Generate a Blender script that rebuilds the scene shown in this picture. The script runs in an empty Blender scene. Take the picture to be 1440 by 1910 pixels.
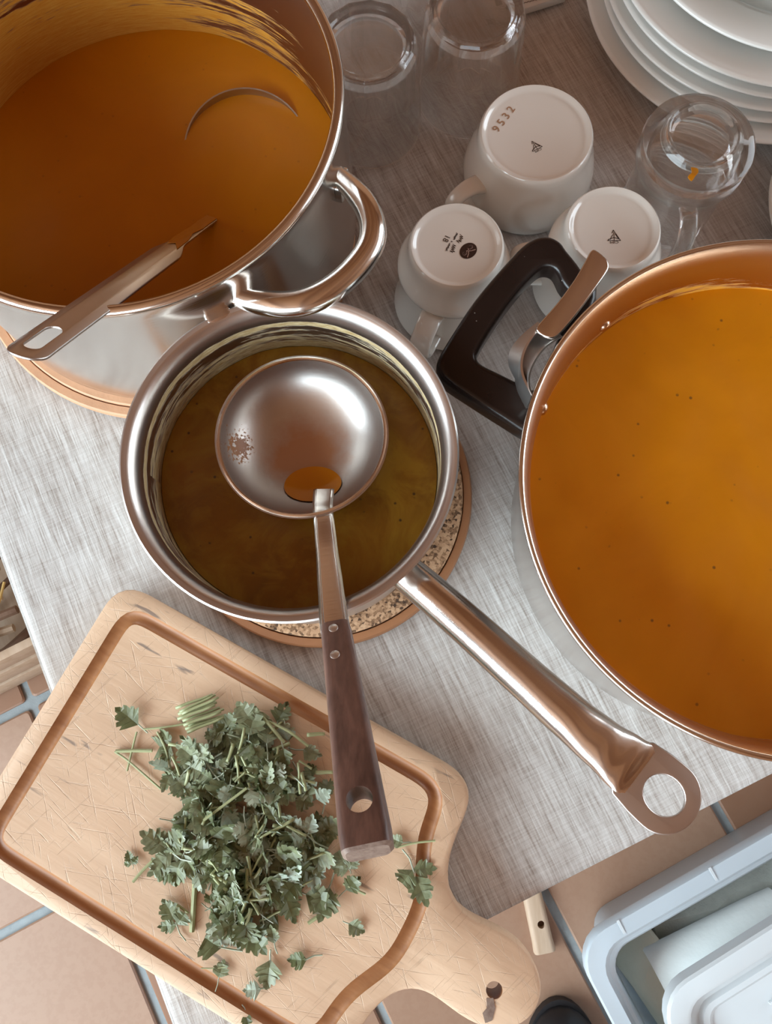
import bpy, bmesh, math, random
from math import sin, cos, pi, radians, sqrt, atan2, hypot
from mathutils import Vector, Matrix, Quaternion, noise
random.seed(7)
rnd = random.uniform
SC = bpy.context.scene
COL = SC.collection

# ------------------------------------------------------------------ camera
T = 0.75                      # height of the table top above the floor
HC = 0.58                     # camera height above the table
FPX, TILT, ROLL = 1500.0, radians(12.5), radians(-4.0)
_c, _s = cos(ROLL), sin(ROLL)
C_R = Vector((_c, _s*cos(TILT), _s*sin(TILT)))
C_U = Vector((-_s, _c*cos(TILT), _c*sin(TILT)))
C_F = Vector((0, sin(TILT), -cos(TILT)))
cam_d = bpy.data.cameras.new('camera')
cam = bpy.data.objects.new('camera', cam_d); COL.objects.link(cam)
cam.matrix_world = Matrix(((C_R.x, C_U.x, -C_F.x, 0), (C_R.y, C_U.y, -C_F.y, 0), (C_R.z, C_U.z, -C_F.z, T+HC), (0, 0, 0, 1)))
cam_d.sensor_fit = 'VERTICAL'; cam_d.sensor_height = 24.0; cam_d.lens = 24.0*FPX/1910
cam_d.clip_start = 0.02; cam_d.clip_end = 50
SC.camera = cam
# ------------------------------------------------------------------ world, exposure
w = bpy.data.worlds.new('sky'); SC.world = w; w.use_nodes = True
bg = w.node_tree.nodes['Background']; bg.inputs[0].default_value = (0.62, 0.78, 1.0, 1); bg.inputs[1].default_value = 1.5
SC.view_settings.view_transform = 'Standard'; SC.view_settings.look = 'None'
SC.view_settings.gamma = 1.0; SC.view_settings.use_curve_mapping = False
SC.view_settings.exposure = 0.2
SC.cycles.use_denoising = True
SC.cycles.max_bounces = 10; SC.cycles.transmission_bounces = 10; SC.cycles.transparent_max_bounces = 12
SC.cycles.diffuse_bounces = 4; SC.cycles.glossy_bounces = 5
SC.cycles.sample_clamp_indirect = 4.0
SC.cycles.blur_glossy = 0.6
# daylight coming in through the room's windows
def area(name, loc, target, sx, sy, power, color):
    l = bpy.data.lights.new(name, 'AREA'); l.shape = 'RECTANGLE'; l.size = sx; l.size_y = sy; l.energy = power; l.color = color
    o = bpy.data.objects.new(name, l); COL.objects.link(o); o.location = loc
    d = Vector(target)-Vector(loc); o.rotation_euler = d.to_track_quat('-Z', 'Y').to_euler()
    return o
RX0, RX1, RY0, RY1, RZ = -2.3, 2.6, -2.2, 2.9, 2.55
WIN_L = (-1.9, 0.4, 0.95, 2.25)      # window in the left wall: y0, y1, z0, z1
WIN_F = (-2.0, -0.2, 0.95, 2.25)      # window in the near wall: x0, x1, z0, z1
area('window_daylight', (RX0+0.03, 0.5*(WIN_L[0]+WIN_L[1]), 1.6), (0.0, 0.0, 1.2), 2.2, 1.3, 125, (0.76, 0.92, 1.0))
area('window_daylight', (0.5*(WIN_F[0]+WIN_F[1]), RY0+0.03, 1.6), (0.0, 0.3, 1.2), 1.8, 1.3, 48, (0.76, 0.92, 1.0))
WIN_R = (-0.2, 1.8, 0.95, 2.25)      # window in the right wall
area('window_daylight', (RX1-0.03, 0.5*(WIN_R[0]+WIN_R[1]), 1.6), (0.0, 0.2, 1.2), 1.9, 1.3, 40, (0.86, 0.95, 1.0))

def P(px, py, h=0.0):
    """a place in the room for a spot seen at photo pixel (px, py) and h metres above the table"""
    d = C_R*((px-720)/FPX) + C_U*(-(py-955)/FPX) + C_F
    s = (HC-h)/-d.z
    return Vector((d.x*s, d.y*s, T+h))

# ------------------------------------------------------------------ materials
class M:
    def __init__(s, name):
        s.m = bpy.data.materials.new(name); s.m.use_nodes = True
        s.nt = s.m.node_tree; s.b = s.nt.nodes['Principled BSDF']; s.out = s.nt.nodes['Material Output']
    def n(s, t, **kw):
        x = s.nt.nodes.new(t)
        for k, v in kw.items(): setattr(x, k, v)
        return x
    def link(s, a, b): s.nt.links.new(a, b)
    def set(s, **kw):
        for k, v in kw.items():
            i = s.b.inputs[k.replace('_', ' ')]
            if isinstance(v, tuple) and len(v) == 3 and 'Radius' not in k: v = v+(1,)
            if hasattr(v, 'is_output'): s.link(v, i)
            else: i.default_value = v
        return s
    def co(s, scale=(1, 1, 1), rot=(0, 0, 0), loc=(0, 0, 0), kind='Object'):
        t = s.n('ShaderNodeTexCoord'); mp = s.n('ShaderNodeMapping')
        mp.inputs['Scale'].default_value = scale; mp.inputs['Location'].default_value = loc
        if any(rot):
            m0 = s.n('ShaderNodeMapping'); m0.inputs['Rotation'].default_value = rot; s.link(t.outputs[kind], m0.inputs[0]); s.link(m0.outputs[0], mp.inputs[0])
        else: s.link(t.outputs[kind], mp.inputs[0])
        return mp.outputs[0]
    def noise(s, vec, scale=5, detail=3, rough=.5, dist=0):
        x = s.n('ShaderNodeTexNoise'); x.inputs['Scale'].default_value = scale; x.inputs['Detail'].default_value = detail
        x.inputs['Roughness'].default_value = rough; x.inputs['Distortion'].default_value = dist
        s.link(vec, x.inputs['Vector']); return x.outputs['Fac']
    def vor(s, vec, scale=5, feature='F1', out='Distance'):
        x = s.n('ShaderNodeTexVoronoi', feature=feature); x.inputs['Scale'].default_value = scale
        s.link(vec, x.inputs['Vector']); return x.outputs[out]
    def ramp(s, fac, stops, interp='LINEAR'):
        x = s.n('ShaderNodeValToRGB'); r = x.color_ramp; r.interpolation = interp
        while len(r.elements) < len(stops): r.elements.new(0.5)
        for e, (p, c) in zip(r.elements, stops):
            e.position = p; e.color = (c, c, c, 1) if isinstance(c, (int, float)) else tuple(c)+(1,)
        s.link(fac, x.inputs[0]); return x.outputs[0]
    def mix(s, fac, a, b, mode='MIX'):
        x = s.n('ShaderNodeMix', data_type='RGBA', blend_type=mode)
        for i, v in ((0, fac), (6, a), (7, b)):
            if hasattr(v, 'is_output'): s.link(v, x.inputs[i])
            elif isinstance(v, tuple): x.inputs[i].default_value = v+(1,)
            else: x.inputs[i].default_value = v
        return x.outputs[2]
    def math(s, op, a, b=0.0, clamp=False):
        x = s.n('ShaderNodeMath', operation=op, use_clamp=clamp)
        for i, v in enumerate((a, b)):
            if hasattr(v, 'is_output'): s.link(v, x.inputs[i])
            else: x.inputs[i].default_value = v
        return x.outputs[0]
    def xyz(s, vec):
        x = s.n('ShaderNodeSeparateXYZ'); s.link(vec, x.inputs[0]); return x.outputs
    def bump(s, h, strength=.3, dist=.001):
        x = s.n('ShaderNodeBump'); x.inputs['Strength'].default_value = strength; x.inputs['Distance'].default_value = dist
        s.link(h, x.inputs['Height']); s.link(x.outputs[0], s.b.inputs['Normal']); return s
    def rnd(s):
        return s.n('ShaderNodeObjectInfo').outputs['Random']

def steel(name, base=(.74, .70, .66), rough=.24, ring=True, smear=None):
    m = M(name); v = m.co()
    X = m.xyz(v)
    n1 = m.noise(m.co((14, 14, 14)), 1, 4)
    n2 = m.noise(m.co((20, 20, 900) if ring else (60, 60, 60)), 1, 2)
    r = m.math('ADD', m.math('MULTIPLY', n1, .22), rough-.1)
    m.set(Metallic=1.0, Roughness=r)
    m.set(Base_Color=m.mix(m.math('MULTIPLY', n1, .5), base, tuple(c*.82 for c in base)))
    m.bump(n2, .12, .0004)
    return m.m
def simple(name, base, rough=.5, metal=0.0, var=.12, scale=30, bump=0.0, **kw):
    m = M(name); n = m.noise(m.co((scale,)*3), 1, 4)
    m.set(Base_Color=m.mix(n, tuple(min(1, c*(1+var)) for c in base), tuple(c*(1-var) for c in base)), Roughness=rough, Metallic=metal)
    for k, v in kw.items(): m.set(**{k: v})
    if bump: m.bump(m.noise(m.co((scale*6,)*3), 1, 3), bump, .001)
    return m.m

MAT = {}
MAT['steel'] = steel('polished_steel', rough=.2)
MAT['steel_brushed'] = steel('brushed_steel', (.66, .62, .59), rough=.36)
MAT['steel_polish'] = steel('bright_steel', (.80, .77, .73), rough=.15, ring=False)
MAT['steel_worn'] = steel('worn_steel', (.56, .52, .49), rough=.34, ring=False)

def pot_inside(name, base, dark, soup, lo, hi, cut, crust=(.5, .4, .25), rough=.34, side=None, ridge=0.0):
    """steel with dried soup clinging to it: a band between the heights lo and hi (pot's own z)"""
    m = M(name); v = m.co(); X = m.xyz(v); z = X[2]
    ang = m.n('ShaderNodeMath', operation='ARCTAN2'); m.link(X[1], ang.inputs[0]); m.link(X[0], ang.inputs[1])
    cv = m.n('ShaderNodeCombineXYZ'); m.link(m.math('MULTIPLY', ang.outputs[0], .6), cv.inputs[0]); m.link(m.math('MULTIPLY', z, 60), cv.inputs[1])
    n = m.noise(cv.outputs[0], 2.2, 6, .62)
    nf = m.noise(cv.outputs[0], 16, 5, .7)
    band = m.math('MULTIPLY', m.ramp(m.math('DIVIDE', m.math('SUBTRACT', z, lo), hi-lo), [(0, 1), (.45, .75), (.8, .45), (1, 0)]), 1.0)
    k = m.math('ADD', m.math('ADD', m.math('MULTIPLY', n, .75), m.math('MULTIPLY', nf, .35)), m.math('MULTIPLY', band, .5))
    if side is not None: k = m.math('ADD', k, m.math('MULTIPLY', m.math('COSINE', m.math('SUBTRACT', ang.outputs[0], side)), .20))
    zn = m.math('DIVIDE', m.math('SUBTRACT', z, lo), hi-lo)
    if ridge: k = m.math('ADD', k, m.math('MULTIPLY', m.ramp(zn, [(.70, 0), (.84, 1), (.95, 0)]), ridge))
    mask = m.ramp(m.math('SUBTRACT', k, cut-.1), [(.1, 0), (.16, 1)])
    mask = m.math('MULTIPLY', mask, m.ramp(m.math('DIVIDE', m.math('SUBTRACT', z, lo), hi-lo), [(0.9, 1), (1, 0)]))
    film = m.math('MULTIPLY', band, .55)
    steelc = m.mix(film, base, dark)
    col = m.mix(mask, steelc, m.mix(m.ramp(nf, [(.4, 0), (.65, 1)]), soup, crust))
    m.set(Base_Color=col, Metallic=m.math('SUBTRACT', 1.0, mask), Roughness=m.math('ADD', m.math('MULTIPLY', mask, .3), rough))
    m.bump(m.math('ADD', mask, m.math('MULTIPLY', nf, .3)), .25, .0006)
    return m.m
MAT['stock_in'] = pot_inside('soup_smeared_steel', (.42, .29, .21), (.22, .11, .04), (.50, .19, .01), .045, .152, 1.02, (.58, .29, .04), side=2.2)
MAT['sauce_in'] = pot_inside('crusted_pan_steel', (.62, .58, .55), (.22, .14, .07), (.30, .19, .07), .056, .102, .88, (.60, .50, .30), .3, ridge=.34)
MAT['cass_in'] = pot_inside('clean_pan_steel', (.66, .52, .42), (.50, .26, .08), (.68, .32, .03), .09, .125, .93, (.8, .4, .06), .26)

def ladle_film():
    m = M('soup_filmed_steel'); v = m.co(); X = m.xyz(v)
    rr = m.math('SQRT', m.math('ADD', m.math('POWER', X[0], 2.0), m.math('POWER', m.math('SUBTRACT', X[1], -.004), 2.0)))
    n = m.noise(m.co((70,)*3), 1, 4, .6); nf = m.noise(m.co((600,)*3), 1, 3)
    film = m.ramp(m.math('ADD', m.math('DIVIDE', rr, .042), m.math('MULTIPLY', n, .5)), [(.62, 1), (1.0, 0)])
    sx = m.math('SUBTRACT', X[0], -.042); sy = m.math('SUBTRACT', X[1], .001)
    r2 = m.math('SQRT', m.math('ADD', m.math('POWER', sx, 2.0), m.math('POWER', m.math('MULTIPLY', sy, .7), 2.0)))
    patch = m.ramp(m.math('MULTIPLY', .5, m.math('ADD', m.math('DIVIDE', r2, .015), m.math('MULTIPLY', m.noise(m.co((420,)*3), 1, 4, .7), 2.0))), [(.66, 1), (.70, 0)])
    f = m.math('MULTIPLY', film, .9)
    col = m.mix(f, (.50, .46, .43), (.42, .20, .09)); col = m.mix(patch, col, (.36, .17, .07))
    met = m.math('SUBTRACT', 1.0, m.math('MAXIMUM', patch, m.math('MULTIPLY', film, .8)))
    m.set(Base_Color=col, Metallic=met, Roughness=m.math('ADD', m.math('MULTIPLY', nf, .12), .30)); m.bump(nf, .08, .0004); return m.m
MAT['ladle_film'] = ladle_film()
def soup(name, base, dark, green=None, speck=.5, rough=.32):
    m = M(name); v = m.co()
    n = m.noise(m.co((9, 9, 9)), 1, 5, .6, .8)
    col = m.mix(m.ramp(n, [(.3, 0), (.7, 1)]), dark, base)
    if green:
        n2 = m.noise(m.co((26, 26, 26)), 1, 5, .65, 1.2); col = m.mix(m.ramp(n2, [(.4, 0), (.62, .8)]), col, green)
    d = m.vor(m.co((110,)*3), 1); n3 = m.noise(m.co((40,)*3), 1, 2)
    sp = m.math('MULTIPLY', m.ramp(d, [(.07, 1), (.14, 0)]), m.ramp(n3, [(.50, 0), (.56, speck)]))
    col = m.mix(sp, col, (.06, .03, .01))
    m.set(Base_Color=col, Roughness=m.math('ADD', m.math('MULTIPLY', n, .1), rough), Specular_IOR_Level=.35)
    m.set(Subsurface_Weight=.12, Subsurface_Radius=(.02, .006, .001), Subsurface_Scale=.4)
    m.bump(m.noise(m.co((70,)*3), 1, 3), .06, .001)
    return m.m
MAT['soup_a'] = soup('pumpkin_soup', (.50, .180, .001), (.43, .150, .001), speck=.25)
MAT['soup_c'] = soup('bright_pumpkin_soup', (.63, .225, .001), (.52, .175, .001), speck=.7)
MAT['soup_b'] = soup('green_brown_soup', (.27, .115, .006), (.14, .055, .004), green=(.30, .165, .015), speck=1.0)

def wood(name, a, b, scale=(6, 90, 60), rough=.55, rot=(0, 0, 0), marks=0.0, bump=.25, coat=0):
    m = M(name); v = m.co(scale, rot)
    g = m.noise(v, 1, 5, .6, .6); g2 = m.noise(m.co(tuple(c*4 for c in scale), rot), 1, 3)
    f = m.ramp(m.math('ADD', m.math('MULTIPLY', g, .7), m.math('MULTIPLY', g2, .3)), [(.32, 0), (.68, 1)])
    col = m.mix(f, a, b); h = m.math('MULTIPLY', g2, .4)
    if marks:
        for i, ang in enumerate((.25, .8, -.35, 1.9)):
            w_ = m.noise(m.co((28, 900, 28), (0, 0, ang), (i*3.1, i, 0)), 1, 2, .5, .35)
            k = m.ramp(w_, [(.66, 0), (.72, 1)]); h = m.math('SUBTRACT', h, m.math('MULTIPLY', k, .7))
            col = m.mix(m.math('MULTIPLY', k, .14*marks), col, tuple(c*.45 for c in b))
        st = m.math('MULTIPLY', m.ramp(m.noise(m.co((25, 130, 40), rot, (5, 2, 0)), 1, 3), [(.665, 0), (.72, 1)]), .75)
        col = m.mix(st, col, (.13, .10, .09))
        lg = m.noise(m.co((9, 9, 9)), 1, 3); col = m.mix(m.math('MULTIPLY', m.ramp(lg, [(.4, 0), (.75, 1)]), .35), col, tuple(min(1, c*1.25) for c in a))
    m.set(Base_Color=col, Roughness=rough, Coat_Weight=coat, Coat_Roughness=.3); m.bump(h, bump, .0008)
    return m.m
BA = radians(-32.5)
MAT['board'] = wood('beech_board', (.65, .45, .30), (.55, .355, .225), (5, 60, 60), .55, (0, 0, 0), marks=1.0, bump=.5)
MAT['groove'] = wood('stained_groove', (.42, .19, .075), (.26, .10, .035), (12, 80, 60), .45, bump=.3)
MAT['darkwood'] = wood('rosewood', (.16, .080, .058), (.062, .030, .022), (110, 12, 60), .42, bump=.4, coat=.12)
MAT['endgrain'] = wood('worn_end_grain', (.30, .22, .17), (.14, .08, .06), (150, 150, 150), .6)
MAT['palewood'] = wood('pale_wood', (.54, .40, .29), (.42, .29, .19), (50, 6, 50), .6)
MAT['tablewood'] = wood('table_wood', (.30, .17, .09), (.20, .10, .05), (6, 50, 50), .5)
MAT['tray'] = simple('smooth_cork_rim', (.34, .15, .065), .5, var=.15, scale=60)
MAT['tray_pale'] = simple('pale_cork_rim', (.50, .27, .15), .6, var=.15, scale=60, bump=.2)
def cork():
    m = M('cork'); v = m.co((480, 480, 480)); d = m.vor(v, 1, out='Color'); n = m.noise(m.co((420,)*3), 1, 4, .7)
    g = m.n('ShaderNodeRGBToBW'); m.link(d, g.inputs[0])
    f = m.math('ADD', m.math('MULTIPLY', g.outputs[0], .5), m.math('MULTIPLY', n, .5))
    m.set(Base_Color=m.ramp(f, [(.3, (.06, .03, .015)), (.42, (.26, .14, .07)), (.55, (.50, .30, .17)), (.8, (.62, .40, .24))]), Roughness=.8)
    m.bump(f, .6, .001); return m.m
MAT['cork'] = cork()
LINROT = -1
def linen():
    m = M('grey_linen'); ang = radians(-21.3)
    a = m.noise(m.co((900, 45, 1), (0, 0, ang)), 1, 3, .6); b = m.noise(m.co((45, 1100, 1), (0, 0, ang)), 1, 3, .6)
    a2 = m.noise(m.co((260, 9, 1), (0, 0, ang)), 1, 3, .6, .2); big = m.noise(m.co((6, 6, 6)), 1, 3)
    f = m.math('ADD', m.math('MULTIPLY', a, .42), m.math('MULTIPLY', b, .22)); f = m.math('ADD', f, m.math('MULTIPLY', a2, .36))
    col = m.ramp(f, [(.36, (.26, .215, .185)), (.46, (.42, .385, .36)), (.55, (.535, .515, .495)), (.66, (.67, .665, .65))])
    col = m.mix(m.math('MULTIPLY', m.ramp(big, [(.35, 0), (.65, 1)]), .18), col, (.52, .42, .34))
    m.set(Base_Color=col, Roughness=.85, Sheen_Weight=.25); m.bump(f, .5, .0012); return m.m
MAT['linen'] = linen()
def porcelain(name, c, r=.12):
    m = M(name); n = m.noise(m.co((12,)*3), 1, 3)
    m.set(Base_Color=m.mix(n, c, tuple(x*.95 for x in c)), Roughness=r, Coat_Weight=.4, Coat_Roughness=.05, Specular_IOR_Level=.5); return m.m
MAT['porcelain'] = porcelain('white_porcelain', (.80, .76, .70))
MAT['plate'] = porcelain('glazed_plate', (.78, .77, .73), .16)
def glass(name, tint=(1.0, 1.0, 1.0)):
    m = M(name); n = m.noise(m.co((30,)*3), 1, 2)
    m.set(Base_Color=tint, Transmission_Weight=1.0, IOR=1.47, Roughness=m.math('MULTIPLY', n, .03))
    t = m.n('ShaderNodeBsdfTransparent'); t.inputs[0].default_value = (.985, .99, .985, 1); x = m.n('ShaderNodeMixShader'); x.inputs[0].default_value = .33
    m.link(m.b.outputs[0], x.inputs[1]); m.link(t.outputs[0], x.inputs[2]); m.link(x.outputs[0], m.out.inputs[0]); return m.m
MAT['glass'] = glass('clear_glass')
def bakelite():
    m = M('black_bakelite'); n = m.noise(m.co((40,)*3), 1, 3); d = m.vor(m.co((160,)*3), 1)
    sp = m.math('MULTIPLY', m.ramp(d, [(.05, 1), (.08, 0)]), m.ramp(n, [(.62, 0), (.64, .8)]))
    m.set(Base_Color=m.mix(sp, m.mix(n, (.010, .006, .005), (.018, .011, .009)), (.5, .45, .4)), Roughness=.24, Specular_IOR_Level=.32); m.bump(n, .05, .0005); return m.m
MAT['black'] = bakelite()
MAT['ink'] = simple('stamp_ink', (.035, .014, .008), .5, var=.2)
MAT['ink_pale'] = simple('pale_relief', (.42, .24, .14), .5)
MAT['pinkline'] = simple('pink_line', (.62, .42, .36), .4)
def leafm(name, a, b, back):
    m = M(name); n = m.noise(m.co((250,)*3), 1, 3); r = m.rnd()
    col = m.mix(r, a, b); col = m.mix(m.ramp(n, [(.35, 0), (.7, .6)]), col, tuple(c*.6 for c in a))
    geo = m.n('ShaderNodeNewGeometry'); col = m.mix(geo.outputs['Backfacing'], col, back)
    m.set(Base_Color=col, Roughness=.45, Specular_IOR_Level=.6); m.bump(m.noise(m.co((500, 500, 500)), 1, 2), .3, .0005)
    tr = m.n('ShaderNodeBsdfTranslucent'); m.link(col, tr.inputs[0]); mx = m.n('ShaderNodeMixShader'); mx.inputs[0].default_value = .2
    m.link(m.b.outputs[0], mx.inputs[1]); m.link(tr.outputs[0], mx.inputs[2]); m.link(mx.outputs[0], m.out.inputs[0])
    return m.m
MAT['leaf'] = leafm('parsley_green', (.15, .175, .07), (.33, .36, .22), (.42, .45, .33))
MAT['leaf_pale'] = leafm('parsley_pale', (.38, .45, .34), (.50, .58, .46), (.34, .38, .26))
MAT['stem'] = simple('parsley_stem', (.33, .35, .18), .45, var=.3, scale=80)
def tile():
    m = M('terracotta_tile'); r = m.rnd(); n = m.noise(m.co((5, 5, 5)), 1, 5, .6); f = m.noise(m.co((120,)*3), 1, 3)
    col = m.mix(m.ramp(r, [(0, 0), (1, 1)]), (.23, .105, .055), (.36, .225, .155)); col = m.mix(m.ramp(n, [(.35, 0), (.7, .5)]), col, (.34, .22, .15))
    col = m.mix(m.math('MULTIPLY', m.ramp(f, [(.4, 1), (.55, 0)]), .2), col, (.25, .13, .08))
    m.set(Base_Color=col, Roughness=.42); m.bump(n, .15, .002); return m.m
MAT['tile'] = tile()
MAT['grout'] = simple('grey_grout', (.27, .30, .31), .9, var=.25, scale=60, bump=.4)
MAT['wall'] = simple('ochre_plaster', (.42, .205, .10), .9, var=.05, scale=3, bump=.1)
MAT['ceil'] = wood('ceiling_boards', (.37, .17, .07), (.28, .12, .05), (3, 30, 30), .6)
MAT['white_paint'] = simple('white_paint', (.75, .74, .70), .5)
def plastic(name, c, alpha_t=.35, rough=.35):
    m = M(name); n = m.noise(m.co((20,)*3), 1, 3)
    m.set(Base_Color=m.mix(n, c, tuple(x*.93 for x in c)), Transmission_Weight=alpha_t, Roughness=rough, IOR=1.3, Subsurface_Weight=.0); return m.m
MAT['plastic'] = plastic('milky_plastic', (.74, .82, .88), .45)
MAT['plastic_lid'] = plastic('milky_lid_plastic', (.80, .84, .86), .3, .3)
MAT['paper'] = simple('white_paper', (.68, .70, .68), .85, scale=20, bump=.5)
MAT['kraft'] = simple('cream_paper', (.52, .48, .38), .85, scale=14, bump=.6)
MAT['felt'] = simple('grey_towel', (.40, .42, .38), .95, var=.2, scale=60, bump=1.0)
MAT['rubber'] = simple('black_shoe_leather', (.010, .010, .012), .5, scale=40, bump=.2)
MAT['bark'] = simple('twig_bark', (.16, .085, .05), .8, var=.4, scale=40, bump=.8)
MAT['straw'] = simple('straw_yellow', (.55, .36, .12), .7, var=.3, scale=40)
MAT['card'] = simple('white_card', (.66, .62, .57), .6, scale=10)

# ------------------------------------------------------------------ building blocks
def link(name, me, mats, parent=None, loc=None, sharp=38):
    if not isinstance(mats, (list, tuple)): mats = [mats]
    for m in mats: me.materials.append(MAT[m] if isinstance(m, str) else m)
    me.name = name
    if sharp:
        bm = bmesh.new(); bm.from_mesh(me)
        for f in bm.faces: f.smooth = True
        lim = radians(sharp)
        for e in bm.edges:
            if len(e.link_faces) == 2 and e.calc_face_angle(0) > lim: e.smooth = False
        bm.to_mesh(me); bm.free()
    o = bpy.data.objects.new(name, me); COL.objects.link(o)
    if parent: o.parent = parent
    if loc is not None: o.location = loc
    return o
def tag(o, label, cat=None, group=None, kind=None):
    if label: o['label'] = label
    if cat: o['category'] = cat
    if group: o['group'] = group
    if kind: o['kind'] = kind
    return o
def empty(name, loc, label, cat, group=None, rz=0):
    o = bpy.data.objects.new(name, None); COL.objects.link(o); o.empty_display_size = .02
    o.location = loc; o.rotation_euler = (0, 0, rz)
    return tag(o, label, cat, group)
def mesh(verts, faces, mi=None, flip=False):
    me = bpy.data.meshes.new('m'); me.from_pydata([tuple(v) for v in verts], [], faces); me.update()
    if mi:
        for p, i in zip(me.polygons, mi): p.material_index = i
    bm = bmesh.new(); bm.from_mesh(me); bmesh.ops.recalc_face_normals(bm, faces=bm.faces)
    bm.to_mesh(me); bm.free()
    return me
def join(parts):
    V, F, I = [], [], []
    for p in parts:
        v, f = p[0], p[1]; mi = p[2] if len(p) > 2 else 0
        n = len(V); V += list(v); F += [tuple(i+n for i in q) for q in f]
        I += mi if isinstance(mi, list) else [mi]*len(f)
    return mesh(V, F, I)
def lathe(prof, n=96, mi=None, rfun=None):
    """prof: [(r, z)] -> surface of revolution; r == 0 closes to a pole; mi: material per segment"""
    V, F, I, rows = [], [], [], []
    for r, z in prof:
        if r < 1e-6: rows.append([len(V)]); V.append((0, 0, z))
        else:
            rows.append(list(range(len(V), len(V)+n)))
            for k in range(n):
                a = 2*pi*k/n; rr = rfun(r, z, a) if rfun else r
                V.append((rr*cos(a), rr*sin(a), z))
    for j in range(len(rows)-1):
        a, b = rows[j], rows[j+1]; m_ = mi[j] if mi else 0
        for k in range(n):
            k2 = (k+1) % n
            if len(a) == 1 and len(b) == 1: continue
            if len(a) == 1: F.append((a[0], b[k], b[k2]))
            elif len(b) == 1: F.append((a[k], a[k2], b[0]))
            else: F.append((a[k], a[k2], b[k2], b[k]))
            I.append(m_)
    return V, F, I
def catmull(pts, sub=6):
    pts = [Vector(p) for p in pts]; out = []
    q = [pts[0]*2-pts[1]]+pts+[pts[-1]*2-pts[-2]]
    for i in range(1, len(q)-2):
        for k in range(sub):
            t = k/sub; a, b, c, d = q[i-1], q[i], q[i+1], q[i+2]
            out.append(.5*((2*b)+(c-a)*t+(2*a-5*b+4*c-d)*t*t+(3*b-a-3*c+d)*t**3))
    out.append(pts[-1]); return out
def interp(vals, n):
    m = len(vals)-1; out = []
    for i in range(n):
        t = i/(n-1)*m; k = min(int(t), m-1); f = t-k; f = f*f*(3-2*f)
        a, b = vals[k], vals[k+1]
        out.append(tuple(x*(1-f)+y*f for x, y in zip(a, b)) if isinstance(a, tuple) else a*(1-f)+b*f)
    return out
def sweep(path, sec, scl=None, up=(0, 0, 1), cap=True, closed=False):
    """sweep a closed 2D section (side, up) along a path; scl: per point (sx, sy)"""
    n = len(path); V, F = [], []; up = Vector(up)
    m = len(sec)
    for i, p in enumerate(path):
        a = path[(i-1) % n] if (i > 0 or closed) else path[0]; b = path[(i+1) % n] if (i < n-1 or closed) else path[-1]
        t = (Vector(b)-Vector(a)).normalized(); s = t.cross(up)
        if s.length < 1e-4: s = t.cross(Vector((0, 1, .01)))
        s.normalize(); u = s.cross(t).normalized()
        sx, sy = scl[i] if scl else (1, 1)
        for x, y in sec: V.append(Vector(p)+s*(x*sx)+u*(y*sy))
    for i in range(n if closed else n-1):
        j = (i+1) % n
        for k in range(m):
            k2 = (k+1) % m; F.append((i*m+k, i*m+k2, j*m+k2, j*m+k))
    if cap and not closed: F.append(tuple(range(m))[::-1]); F.append(tuple((n-1)*m+k for k in range(m)))
    return V, F
def circ(r=1, n=12, ry=None):
    return [(r*cos(2*pi*k/n), (ry or r)*sin(2*pi*k/n)) for k in range(n)]
def rrect(hx, hy, r, n=4):
    o = []
    for cx, cy, a0 in ((hx-r, hy-r, 0), (-hx+r, hy-r, pi/2), (-hx+r, -hy+r, pi), (hx-r, -hy+r, 1.5*pi)):
        for k in range(n+1): a = a0+pi/2*k/n; o.append((cx+r*cos(a), cy+r*sin(a)))
    return o
def tube(path, r, n=10, cap=True, up=(0, 0, 1)):
    if not isinstance(r, list): r = [r]*len(path)
    return sweep(path, circ(1, n), [(x, x) if not isinstance(x, tuple) else x for x in r], up, cap)
def loft(rings, cap0=True, cap1=True):
    V, F = [], []; m = len(rings[0])
    for r in rings: V += [Vector(p) for p in r]
    for i in range(len(rings)-1):
        for k in range(m): k2 = (k+1) % m; F.append((i*m+k, i*m+k2, (i+1)*m+k2, (i+1)*m+k))
    if cap0: F.append(tuple(range(m))[::-1])
    if cap1: F.append(tuple((len(rings)-1)*m+k for k in range(m)))
    return V, F
def box(cx, cy, cz, hx, hy, hz, rz=0):
    v = []
    for z in (-hz, hz):
        for x, y in ((-hx, -hy), (hx, -hy), (hx, hy), (-hx, hy)):
            v.append((cx+x*cos(rz)-y*sin(rz), cy+x*sin(rz)+y*cos(rz), cz+z))
    return v, [(3, 2, 1, 0), (4, 5, 6, 7), (0, 1, 5, 4), (1, 2, 6, 5), (2, 3, 7, 6), (3, 0, 4, 7)]
def bevel_mesh(me, w_, seg=2, ang=40):
    bm = bmesh.new(); bm.from_mesh(me)
    es = [e for e in bm.edges if len(e.link_faces) == 2 and e.calc_face_angle(0) > radians(ang)]
    bmesh.ops.bevel(bm, geom=es, offset=w_, segments=seg, profile=.5, affect='EDGES', clamp_overlap=True)
    bm.to_mesh(me); bm.free(); return me
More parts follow.
